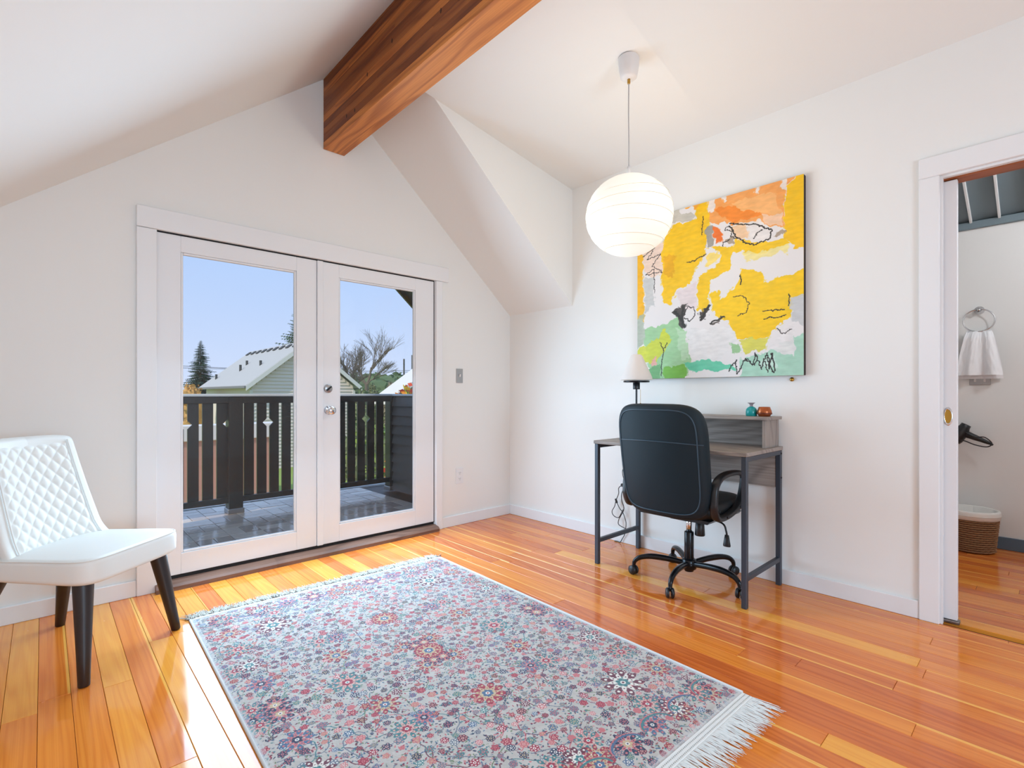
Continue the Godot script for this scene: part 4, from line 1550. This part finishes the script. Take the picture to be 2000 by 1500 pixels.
	for j in 17:
		st = mb()
		var y := 0.012 + j * (H - 0.03) / 16.0
		var r := lerpf(0.118, 0.140, y / H)
		var pts := []
		for i in 97:
			var a := TAU * i / 96
			var rr := r + 0.0035 * sin(a * 24.0 + PI * (j % 2))
			pts.append(Vector3(rr * cos(a), y, rr * sin(a)))
		tube(st, pts, 0.0062, 5, false)
		build(st, "weaver", M.wicker, t)
	st = mb(true)
	lathe(st, [Vector2(0.141, 0.222), Vector2(0.147, 0.226), Vector2(0.150, 0.25), Vector2(0.150, 0.272), Vector2(0.146, 0.280), Vector2(0.138, 0.282), Vector2(0.130, 0.278), Vector2(0.120, 0.10), Vector2(0.10, 0.03), Vector2(0, 0.025)], 48)
	var li := build(st, "liner", M.linen, t)
	st = mb()
	var hem := []
	for i in 49:
		var a := TAU * i / 48
		hem.append(Vector3(0.1505 * cos(a), 0.252, 0.1505 * sin(a)))
	tube(st, hem, 0.0025, 5, false)
	build(st, "hem", M.linen, li)
	# ceiling globe that lights the bath room, out of view
	t = thing("ceiling_globe_lamp", "white glass globe lamp under the blue bath room ceiling", "lamp", Vector3(0.75, 2.38, 3.95))
	st = mb(true)
	var pr := []
	for i in 25:
		var a := -PI / 2 + PI * i / 24
		pr.append(Vector2(maxf(0.0, 0.10 * cos(a)), 0.10 * sin(a)))
	lathe(st, pr, 32)
	var gm := mat(Color8(250, 248, 244), 0.5)
	gm.emission_enabled = true
	gm.emission = Color(1, 0.97, 0.92)
	gm.emission_energy_multiplier = 0.9
	build(st, "globe", gm, t)
	st = mb()
	tube(st, [Vector3(0, 0.095, 0), Vector3(0, 0.30, 0)], 0.012, 12)
	build(st, "stem", M.chrome, t)
	var l := OmniLight3D.new()
	l.name = "globe_light"
	l.light_color = Color(0.97, 0.98, 1.0)
	l.light_energy = BATH
	l.light_size = 0.1
	l.omni_range = 12.0
	l.omni_attenuation = 2.0
	l.shadow_enabled = true
	t.add_child(l)

# ---------------------------------------------------------------- balcony and the view
func make_balcony() -> void:
	var dk := struct_node("floor_deck")
	var st := mb()
	span(st, Vector3(-3.7, -0.22, -2.40), Vector3(0.15, -0.075, -0.151))
	build(st, "bed", M.deck_bed, dk)
	st = mb()
	span(st, Vector3(-3.7, -0.20, -2.425), Vector3(0.15, -0.052, -2.40), 0.003)
	build(st, "edge_board", M.cap_metal, dk)
	st = mb()
	box(st, Vector3.ZERO, Vector3(0.1165, 0.03, 0.2365), 0.003)
	st.generate_normals()
	var brick := st.commit()
	var q := 0.24
	for j in 9:
		for i in 16:
			var c := Vector3(-3.65 + (i + 0.5) * q, -0.065, -0.165 - (j + 0.5) * q)
			if c.x + 0.12 > -0.08:
				continue
			for s in [-1, 1]:
				var turned := (i + j) % 2 == 0
				var at := Transform3D(Basis(Vector3.UP, PI / 2 if turned else 0.0), c + (Vector3(0, 0, s * 0.06) if turned else Vector3(s * 0.06, 0, 0)) + Vector3(0, rng.randf_range(-0.001, 0.001), 0))
				put_mesh(brick, "paver", M.paver[rng.randi() % 4], dk, at)
	# railing
	var zr := -1.9
	var r := thing("balcony_railing", "black stained wooden balcony railing of wide slats with diamond cut-outs", "railing", Vector3(0, -0.05, zr))
	for x in [-3.42, -1.73, -0.062]:
		st = mb()
		box(st, Vector3(x, 0.545, -0.06), Vector3(0.122, 1.09, 0.12), 0.004)
		build(st, "post", M.dark_stain, r)
		st = mb()
		box(st, Vector3(x, 0.0225, -0.06), Vector3(0.14, 0.045, 0.14), 0.004)
		build(st, "post_foot", M.steel, r)
	st = mb()
	span(st, Vector3(-3.6, 1.028, -0.055), Vector3(-0.02, 1.092, -0.005), 0.004)
	build(st, "top_rail", M.dark_stain, r)
	st = mb()
	span(st, Vector3(-3.6, 1.092, -0.13), Vector3(0.0, 1.116, 0.02), 0.004)
	build(st, "cap", M.cap_metal, r)
	st = mb()
	span(st, Vector3(-3.6, 0.098, -0.055), Vector3(-0.02, 0.150, -0.01), 0.004)
	build(st, "bottom_rail", M.dark_stain, r)
	var p := 0.1153
	for k in range(-16, 12):
		# slat between gap k and gap k + 1; every third gap carries a diamond
		var ga := -1.431 + k * p
		var gb := ga + p
		if ga < -3.5 or gb > -0.08:
			continue
		var a := ga + 0.0145
		var b := gb - 0.0145
		var poly := [Vector2(a, 0.11), Vector2(b, 0.11)]
		var dy := 0.838
		if posmod(k + 1, 3) == 0:
			poly += [Vector2(b, dy - 0.038), Vector2(b - 0.036, dy), Vector2(b, dy + 0.038)]
		poly += [Vector2(b, 1.07), Vector2(a, 1.07)]
		if posmod(k, 3) == 0:
			poly += [Vector2(a, dy + 0.038), Vector2(a + 0.036, dy), Vector2(a, dy - 0.038)]
		st = mb()
		prism(st, poly, "z", -0.078, -0.056)
		build(st, "slat", M.dark_stain, r)
	# half wall with lap siding at the right end
	var w := thing("balcony_side_wall", "dark grey lap-sided half wall closing the balcony's right end", "wall", Vector3(-0.09, -0.05, 0))
	st = mb()
	span(st, Vector3(0.016, 0.0, -2.0), Vector3(0.12, 1.09, -0.151))
	build(st, "core", M.dark_siding, w)
	for k in 10:
		st = mb()
		var y := 0.012 + k * 0.107
		prism(st, [Vector2(0.016, y), Vector2(-0.014, y), Vector2(0.008, y + 0.104), Vector2(0.016, y + 0.106)], "z", -1.898, -0.153)
		build(st, "siding_board", M.dark_siding, w)
	st = mb()
	span(st, Vector3(-0.02, 1.09, -1.895), Vector3(0.14, 1.114, -0.152), 0.004)
	build(st, "cap", M.cap_metal, w)
	# roof overhang above the doors
	var e := thing("roof_overhang", "dark roof overhang of the house above the balcony doors", "roof")
	for s in 2:
		st = mb()
		if s == 0:
			prism(st, [Vector2(0.6, y_right(0.6)), Vector2(0.6, y_right(0.6) + 0.16), Vector2(-1.656, 3.184 + 0.16), Vector2(-1.656, 3.184)], "z", -1.16, -0.151)
		else:
			prism(st, [Vector2(-4.7, y_left(-4.7)), Vector2(-1.656, 3.184), Vector2(-1.656, 3.184 + 0.16), Vector2(-4.7, y_left(-4.7) + 0.16)], "z", -1.16, -0.151)
		build(st, "soffit", M.dark_stain, e)
		st = mb()
		if s == 0:
			prism(st, [Vector2(0.62, y_right(0.62) - 0.05), Vector2(0.62, y_right(0.62) + 0.18), Vector2(-1.656, 3.184 + 0.18), Vector2(-1.656, 3.134)], "z", -1.19, -1.161)
		else:
			prism(st, [Vector2(-4.72, y_left(-4.72) - 0.05), Vector2(-1.656, 3.134), Vector2(-1.656, 3.184 + 0.18), Vector2(-4.72, y_left(-4.72) + 0.18)], "z", -1.19, -1.161)
		build(st, "rake_board", M.dark_stain, e)

func make_neighbour() -> void:
	var zg := -25.0
	var zf := -35.6
	var h := thing("neighbour_house", "grey sided house with a pale gable roof beyond the balcony", "house", Vector3(7.75, -3.0, zg))
	var ax := 0.0
	var ay := 6.93
	var lx := -3.15
	var rx := 3.25
	var ey := 4.38
	var dz := zf - zg
	var lin := func(x: float) -> float:
		return ay + (ey - ay) * (x / lx if x < 0 else x / rx)
	var st := mb()
	prism(st, [Vector2(lx + 0.35, 0), Vector2(rx - 0.35, 0), Vector2(rx - 0.35, lin.call(rx - 0.35) - 0.14), Vector2(0, ay - 0.14), Vector2(lx + 0.35, lin.call(lx + 0.35) - 0.14)], "z", dz + 0.3, -0.42)
	build(st, "wall", M.siding_grey, h)
	# clapboards on the gable
	var bh := 0.19
	for k in 36:
		var y := k * bh
		var half_l := lx + 0.35
		var half_r := rx - 0.35
		if y + bh > ey - 0.1:
			half_l = maxf(half_l, (ay - 0.14 - y - bh) / (ay - ey) * lx)
			half_r = minf(half_r, (ay - 0.14 - y - bh) / (ay - ey) * rx)
		if half_r - half_l < 0.2:
			break
		st = mb()
		prism(st, [Vector2(-0.42, y), Vector2(-0.36, y), Vector2(-0.41, y + bh - 0.005), Vector2(-0.42, y + bh - 0.005)], "x", half_l, half_r)
		build(st, "clapboard", M.siding_grey, h)
	for x in [lx + 0.35, rx - 0.35]:
		st = mb()
		box(st, Vector3(x, ey / 2 - 0.06, -0.39), Vector3(0.16, ey - 0.12, 0.1), 0.01)
		build(st, "corner_board", M.fascia, h)
	for s in 2:
		var xe := lx if s == 0 else rx
		st = mb()
		prism(st, [Vector2(xe, ey), Vector2(0, ay), Vector2(0, ay + 0.12), Vector2(xe, ey + 0.12)] if s == 0 else [Vector2(0, ay), Vector2(xe, ey), Vector2(xe, ey + 0.12), Vector2(0, ay + 0.12)], "z", dz, -0.03)
		build(st, "roof_slope", M.roof_grey, h)
		st = mb()
		prism(st, [Vector2(xe, ey - 0.16), Vector2(0, ay - 0.16), Vector2(0, ay + 0.10), Vector2(xe, ey + 0.10)] if s == 0 else [Vector2(0, ay - 0.16), Vector2(xe, ey - 0.16), Vector2(xe, ey + 0.10), Vector2(0, ay + 0.10)], "z", -0.03, 0.03)
		build(st, "rake_board", M.fascia, h)
		st = mb()
		box(st, Vector3(xe + (0.04 if s else -0.04), ey + 0.02, dz / 2), Vector3(0.14, 0.14, -dz), 0.02)
		build(st, "gutter", M.gutter, h)
	var up := Vector2(-lx, ay - ey).normalized()
	for k in 9:
		st = mb()
		var z := -0.9 - k * 1.12
		box(st, Vector3(-0.32, ay - 0.32 * (ay - ey) / -lx + 0.15, z), Vector3(0.34, 0.10, 0.42), 0.02, Basis(Vector3.BACK, atan2(up.y, up.x)))
		build(st, "roof_vent", M.vent, h)
	for p in [[-1.95, -5.6, 0.36], [-1.45, -6.1, 0.26], [-1.65, -2.7, 0.26], [-2.5, -9.0, 0.3]]:
		st = mb()
		var y: float = ay + (ay - ey) * p[0] / -lx
		tube(st, [Vector3(p[0], y, p[1]), Vector3(p[0], y + 0.12 + p[2], p[1])], 0.07, 10)
		build(st, "vent_pipe", M.vent, h)
	# second roof edge at the right and low garden walls
	var g := thing("shed_roof", "white edged low roof at the right end of the view", "roof", Vector3(4.1, 0.35, -9.3))
	st = mb()
	prism(st, [Vector2(-0.3, 0.42), Vector2(1.6, 1.72), Vector2(1.6, 1.86), Vector2(-0.3, 0.56)], "z", -0.6, 0.4)
	build(st, "fascia", M.fascia, g)
	st = mb()
	span(st, Vector3(1.2, -3.35, -0.5), Vector3(1.5, 1.35, 0.3))
	build(st, "post", M.white_wall, g)
	var f := thing("garden_wall", "pinkish low garden wall seen between the railing slats", "wall", Vector3(1.2, -3.0, -18.5))
	st = mb()
	span(st, Vector3(-3.5, 0, -0.2), Vector3(2.6, 2.3, 0.2), 0.02)
	build(st, "face", M.terra, f)
	st = mb()
	span(st, Vector3(-3.6, 2.3, -0.3), Vector3(2.7, 2.9, 0.3), 0.03)
	build(st, "coping", M.white_wall, f)
	st = mb()
	span(st, Vector3(-90, -3.6, -160), Vector3(120, -3.0, -2.6))
	var lawn := struct(st, "floor_lawn", M.lawn)
	lawn.set_meta("kind", "structure")
	st = mb(true)
	var nz := noise(3, 0.6, 3)
	grid(st, 40, 20, func(u: float, v: float) -> Vector3:
		var x := -4.0 + 14.0 * u
		var z := -17.8 + 5.0 * v
		return Vector3(x, -3.0 + 0.10 * (0.6 + nz.get_noise_2d(x * 2, z * 2)) * minf(1.0, 8.0 * minf(minf(u, 1 - u), minf(v, 1 - v))), z), false, true)
	var lf := build(st, "leaf_litter", mat(Color8(206, 150, 84), 0.95))
	tag(lf, "strip of orange fallen leaves on the ground below the balcony", "leaves")
	lf.set_meta("kind", "stuff")

func conifer(base: Vector3, height: float, half: float, m: Material, label: String, seed_: int, droop: float) -> void:
	var t := thing("conifer_tree", label, "tree", base, 0.0, "conifers beyond the house")
	var g := RandomNumberGenerator.new()
	g.seed = seed_
	var st := mb()
	tube(st, [Vector3.ZERO, Vector3(0, height * 0.5, 0), Vector3(0, height * 0.98, 0)], [height * 0.022, height * 0.014, 0.02], 8)
	build(st, "trunk", M.bark, t)
	st = mb()
	var n := 420
	for k in n:
		var f := pow(float(k) / n, 0.85)
		var y := height * (0.16 + 0.83 * f)
		var ln := half * pow(1.0 - f, 0.8) * g.randf_range(0.55, 1.1) + 0.05 * half
		var a := k * 2.399 + g.randf_range(-0.3, 0.3)
		var d := Vector3(cos(a), 0, sin(a))
		var side := Vector3(-d.z, 0, d.x)
		var p0 := Vector3(0, y, 0)
		var tip := p0 + d * ln + Vector3(0, -ln * droop * g.randf_range(0.5, 1.2) + ln * 0.12, 0)
		for j in 7:
			var b := p0.lerp(tip, 0.18 + 0.13 * j)
			var wl := ln * (0.30 - 0.03 * j) * g.randf_range(0.7, 1.2)
			var fw := (tip - p0).normalized() * wl * 0.9
			for s in [-1.0, 1.0]:
				var e: Vector3 = b + side * s * wl + fw + Vector3(0, -wl * 0.35, 0)
				face(st, [b - fw * 0.25, e, b + fw * 0.35], Vector3.UP)
				face(st, [b - fw * 0.2, e.lerp(b, 0.4) + Vector3(0, -wl * 0.5, 0), b + fw * 0.3], Vector3.UP)
	var fo := build(st, "foliage", m, t)
	fo.set_meta("kind", "stuff")

func bare_tree(base: Vector3, height: float, spread: float, label: String, seed_: int) -> void:
	var t := thing("bare_tree", label, "tree", base, 0.0, "leafless trees right of the house")
	var g := RandomNumberGenerator.new()
	g.seed = seed_
	var st := mb()
	tube(st, [Vector3.ZERO, Vector3(0.05, height * 0.28, 0), Vector3(0, height * 0.56, 0)], [0.22, 0.18, 0.16], 8)
	build(st, "trunk", M.bark, t)
	st = mb(true)
	var fork := Vector3(0, height * 0.55, 0)
	for a in [[-0.42, 0.85], [0.30, 1.0], [0.85, 0.62], [-0.9, 0.5]]:
		branch(st, fork, Vector3(sin(a[0]) * 0.73, cos(a[0]), sin(a[0]) * 0.68 + g.randf_range(-0.2, 0.2)).normalized(), height * 0.17 * a[1] * spread, 0.10 * a[1], 5, g)
	var br := build(st, "branches", M.bark, t)
	br.set_meta("kind", "stuff")

func branch(st: SurfaceTool, p: Vector3, d: Vector3, ln: float, r: float, level: int, g: RandomNumberGenerator) -> void:
	var q := p + d * ln
	var mid := p.lerp(q, 0.5) + Vector3(g.randf_range(-1, 1), g.randf_range(-0.3, 1), g.randf_range(-1, 1)) * ln * 0.07
	tube(st, [p, mid, q], [r, r * 0.85, r * 0.7], 5 if level > 3 else 3, false)
	if level == 0:
		return
	for k in (3 if level > 1 else 4):
		var dd := (d + Vector3(g.randf_range(-0.6, 0.6), g.randf_range(-0.1, 0.3), g.randf_range(-0.6, 0.6))).normalized()
		branch(st, p.lerp(q, g.randf_range(0.35, 1.0)), dd, ln * g.randf_range(0.68, 0.92), maxf(r * 0.58, 0.007), level - 1, g)

func bush(called: String, label: String, at: Vector3, size: Vector3, mats: Array, seed_: int, flecks: int, fleck := 0.06, group := "") -> void:
	var t := thing(called, label, "shrub", at, 0.0, group)
	var g := RandomNumberGenerator.new()
	g.seed = seed_
	var n := noise(seed_, 1.6, 4)
	for m in mats.size():
		var st := mb(true)
		var part := float(m) / mats.size()
		if m == 0:
			grid(st, 40, 24, func(u: float, v: float) -> Vector3:
				var a := -u * TAU
				var b := PI * v
				var d := Vector3(sin(b) * cos(a), -cos(b), sin(b) * sin(a))
				var k := 0.86 + 0.26 * n.get_noise_3d(d.x * 2.2, d.y * 2.2, d.z * 2.2)
				return Vector3(0, size.y, 0) + d * k * size)
		st.set_smooth_group(-1)
		for i in flecks:
			var d := Vector3(g.randfn(), g.randfn(), g.randfn()).normalized()
			var k := 0.86 + 0.26 * n.get_noise_3d(d.x * 2.2, d.y * 2.2, d.z * 2.2) + g.randf() * 0.12
			var c := Vector3(0, size.y, 0) + d * k * size
			var b := Basis(Vector3(g.randfn(), g.randfn(), g.randfn()).normalized(), g.randf() * TAU)
			var s := fleck * g.randf_range(0.6, 1.5)
			face(st, [c + b * Vector3(-s, 0, 0), c + b * Vector3(0, s * 0.6, 0), c + b * Vector3(s, 0, 0), c + b * Vector3(0, -s * 0.6, 0)], d)
		var o := build(st, "foliage", mats[m], t)
		o.set_meta("kind", "stuff")

func make_view() -> void:
	conifer(Vector3(9.56, -3, -60.15), 10.0, 2.5, M.spruce, "tall blue-green spruce at the left of the view", 5, 0.28)
	conifer(Vector3(15.0, -3, -45.6), 12.6, 4.0, M.fir, "big green fir rising behind the grey house roof", 8, 0.05)
	conifer(Vector3(24.0, -3, -56.0), 8.2, 1.2, M.fir, "narrow young fir standing behind the bare tree", 9, 0.2)
	bare_tree(Vector3(15.77, -3, -33.84), 8.6, 1.0, "leafless tree with a rounded crown right of the house", 17)
	bare_tree(Vector3(13.1, -3, -31.4), 7.6, 0.85, "slim leafless tree half hidden by the door stile", 23)
	bush("russet_shrub", "russet leafy shrub beside the grey roof at the left", Vector3(3.35, -3, -31.6), Vector3(0.95, 2.35, 0.95), [M.orange_leaf], 31, 900, 0.09)
	bush("autumn_shrub", "orange and yellow autumn shrub at the right end of the railing", Vector3(3.32, -3.0, -7.2), Vector3(0.5, 2.12, 0.5), M.autumn, 33, 420, 0.07)
	bush("clipped_shrub", "small dark green shrub against the house corner", Vector3(10.25, -3, -23.5), Vector3(0.6, 2.2, 0.6), [M.hedge, M.fir], 35, 500, 0.09)
	var i := 0
	var names := ["low grey-green thicket under the bare tree", "wide straw-coloured thicket right of the bare tree", "olive thicket in front of the utility poles", "pale thicket behind the autumn shrub"]
	for b in [[20.7, -42.4, 0.72, 2.5, M.hedge], [22.0, -41.0, 0.72, 2.6, M.brush], [23.3, -39.6, 0.72, 2.55, M.hedge], [24.6, -38.2, 0.72, 2.75, M.brush]]:
		bush("thicket", names[i], Vector3(b[0], -3, b[1]), Vector3(b[2], b[3], 0.65), [b[4]], 41 + i, 1300, 0.14, "thickets along the horizon")
		i += 1
	names = ["left one of two green bushes below the right railing slats", "right one of two green bushes below the right railing slats"]
	for k in 2:
		bush("garden_bush", names[k], [Vector3(2.82, -3, -9.0), Vector3(4.7, -3, -11.35)][k], Vector3(0.6, 1.55, 0.6), [M.hedge, M.lawn], 51 + k, 500, 0.07, "green bushes below the balcony")
	bush("distant_trees", "long line of distant green trees along the horizon", Vector3(48, -3, -62), Vector3(34, 3.6, 5), [M.far_trees], 61, 1500, 0.5)
	for k in 2:
		var p: Vector3 = [Vector3(28.45, -3, -49.37), Vector3(29.21, -3, -48.66)][k]
		var u := thing("utility_pole", ["thin grey utility pole, the fainter left one of two", "dark utility pole at the right edge of the view"][k], "pole", p, 0.0, "utility poles")
		var st := mb()
		tube(st, [Vector3.ZERO, Vector3(0, [8.2, 8.65][k], 0)], [0.10, 0.16][k], 8)
		build(st, "shaft", M.pole_wood, u)
		st = mb()
		box(st, Vector3(0, [7.6, 8.0][k], 0), Vector3(0.9, 0.09, 0.09), 0.01, Basis(Vector3.UP, 0.9))
		build(st, "crossarm", M.pole_wood, u)
	var wires := [[Vector3(-6, 3.25, -36), Vector3(30, 3.4, -36)], [Vector3(-8, 3.0, -38.5), Vector3(36, 4.0, -38.5)]]
	for k in 2:
		var st := mb()
		var pts := []
		for j in 17:
			var f := j / 16.0
			pts.append(wires[k][0].lerp(wires[k][1], f) + Vector3(0, -0.5 * 4.0 * f * (1.0 - f), 0))
		tube(st, pts, 0.018, 4)
		var o := build(st, "overhead_wire", M.wire)
		tag(o, ["overhead wire crossing the roof of the grey house", "overhead wire passing above the first, left of the fir"][k], "wire", "overhead wires")

# ---------------------------------------------------------------- lights: daylight strengths
const SLANT := 20.0
const DOOR_LIGHT := 0.98
const BACK_LIGHT := 4.6
const LANTERN := 0.2
const BATH := 0.75

const DAY := Color(0.75, 0.893, 1.0)

func daylight(called: String, at: Vector3, size: Vector2, energy: float, turn: float) -> void:
	var a := AreaLight3D.new()
	a.name = called
	a.area_size = size
	a.light_energy = energy
	a.light_color = DAY
	a.area_range = 20.0
	a.area_attenuation = 2.0
	a.shadow_enabled = true
	add_child(a, true)
	a.position = at
	a.rotation = Vector3(-deg_to_rad(SLANT if turn > 1.0 else 22.0), turn, 0)

func _ready() -> void:
	# camera: level, with the lens shifted up a little
	var cam := Camera3D.new()
	cam.name = "camera"
	add_child(cam)
	var f := 982.0
	cam.projection = Camera3D.PROJECTION_FRUSTUM
	cam.near = 0.05
	cam.far = 300.0
	cam.size = cam.near * 1500.0 / f
	cam.frustum_offset = Vector2(0, cam.near * 18.6 / f)
	cam.position = Vector3(-3.0515, 1.07, 3.2995)
	cam.rotation.y = -deg_to_rad(43.008)
	cam.current = true
	# sky
	var sky := ProceduralSkyMaterial.new()
	sky.sky_top_color = Color8(160, 201, 255)
	sky.sky_horizon_color = Color8(214, 228, 255)
	sky.sky_curve = 0.16
	sky.ground_bottom_color = Color8(120, 124, 110)
	sky.ground_horizon_color = Color8(200, 208, 214)
	var env := Environment.new()
	env.background_mode = Environment.BG_SKY
	env.sky = Sky.new()
	env.sky.sky_material = sky
	env.tonemap_mode = Environment.TONE_MAPPER_LINEAR
	env.tonemap_exposure = 1.0
	env.sdfgi_enabled = true
	env.ssao_enabled = true
	env.ssil_enabled = true
	var we := WorldEnvironment.new()
	we.name = "world"
	we.environment = env
	add_child(we)
	# daylight at the glass of the two doors and of the window behind the camera
	# (the sky stands above the horizon, so its light falls inwards and down)
	for k in 3:
		var y := 0.46 + 0.56 * k
		daylight("door_daylight", Vector3(-2.175, y, 0.11), Vector2(0.62, 0.52), DOOR_LIGHT, PI)
		daylight("door_daylight", Vector3(-1.276, y, 0.11), Vector2(0.59, 0.52), DOOR_LIGHT, PI)
	daylight("window_daylight", Vector3(-2.45, 0.95, ZB - 0.09), Vector2(1.5, 0.6), BACK_LIGHT, 0.0)
	daylight("window_daylight", Vector3(-2.45, 1.50, ZB - 0.09), Vector2(1.5, 0.6), BACK_LIGHT, 0.0)
	# low winter sun from behind the house and to its left
	var sun := DirectionalLight3D.new()
	sun.name = "sun"
	sun.light_energy = 0.9
	sun.light_color = Color(1.0, 0.95, 0.88)
	sun.light_angular_distance = 0.6
	sun.shadow_enabled = true
	sun.sky_mode = DirectionalLight3D.SKY_MODE_LIGHT_ONLY
	add_child(sun)
	sun.look_at_from_position(Vector3.ZERO, Vector3(0.75, -0.6, -0.25), Vector3.UP)
	rng.seed = 20240
	make_materials()
	make_shell()
	make_door("door_1", -2.602, -1.730, -2.490, -1.860, false)
	make_door("door_2", -1.726, -0.808, -1.578, -0.974, true)
	make_floor()
	make_beam()
	make_bath()
	make_balcony()
	make_neighbour()
	make_view()
	make_painting()
	make_rug()
	make_desk()
	make_office_chair()
	make_accent_chair()
	make_lantern()
	make_desk_lamp()
	make_pots()
	make_wall_bits()
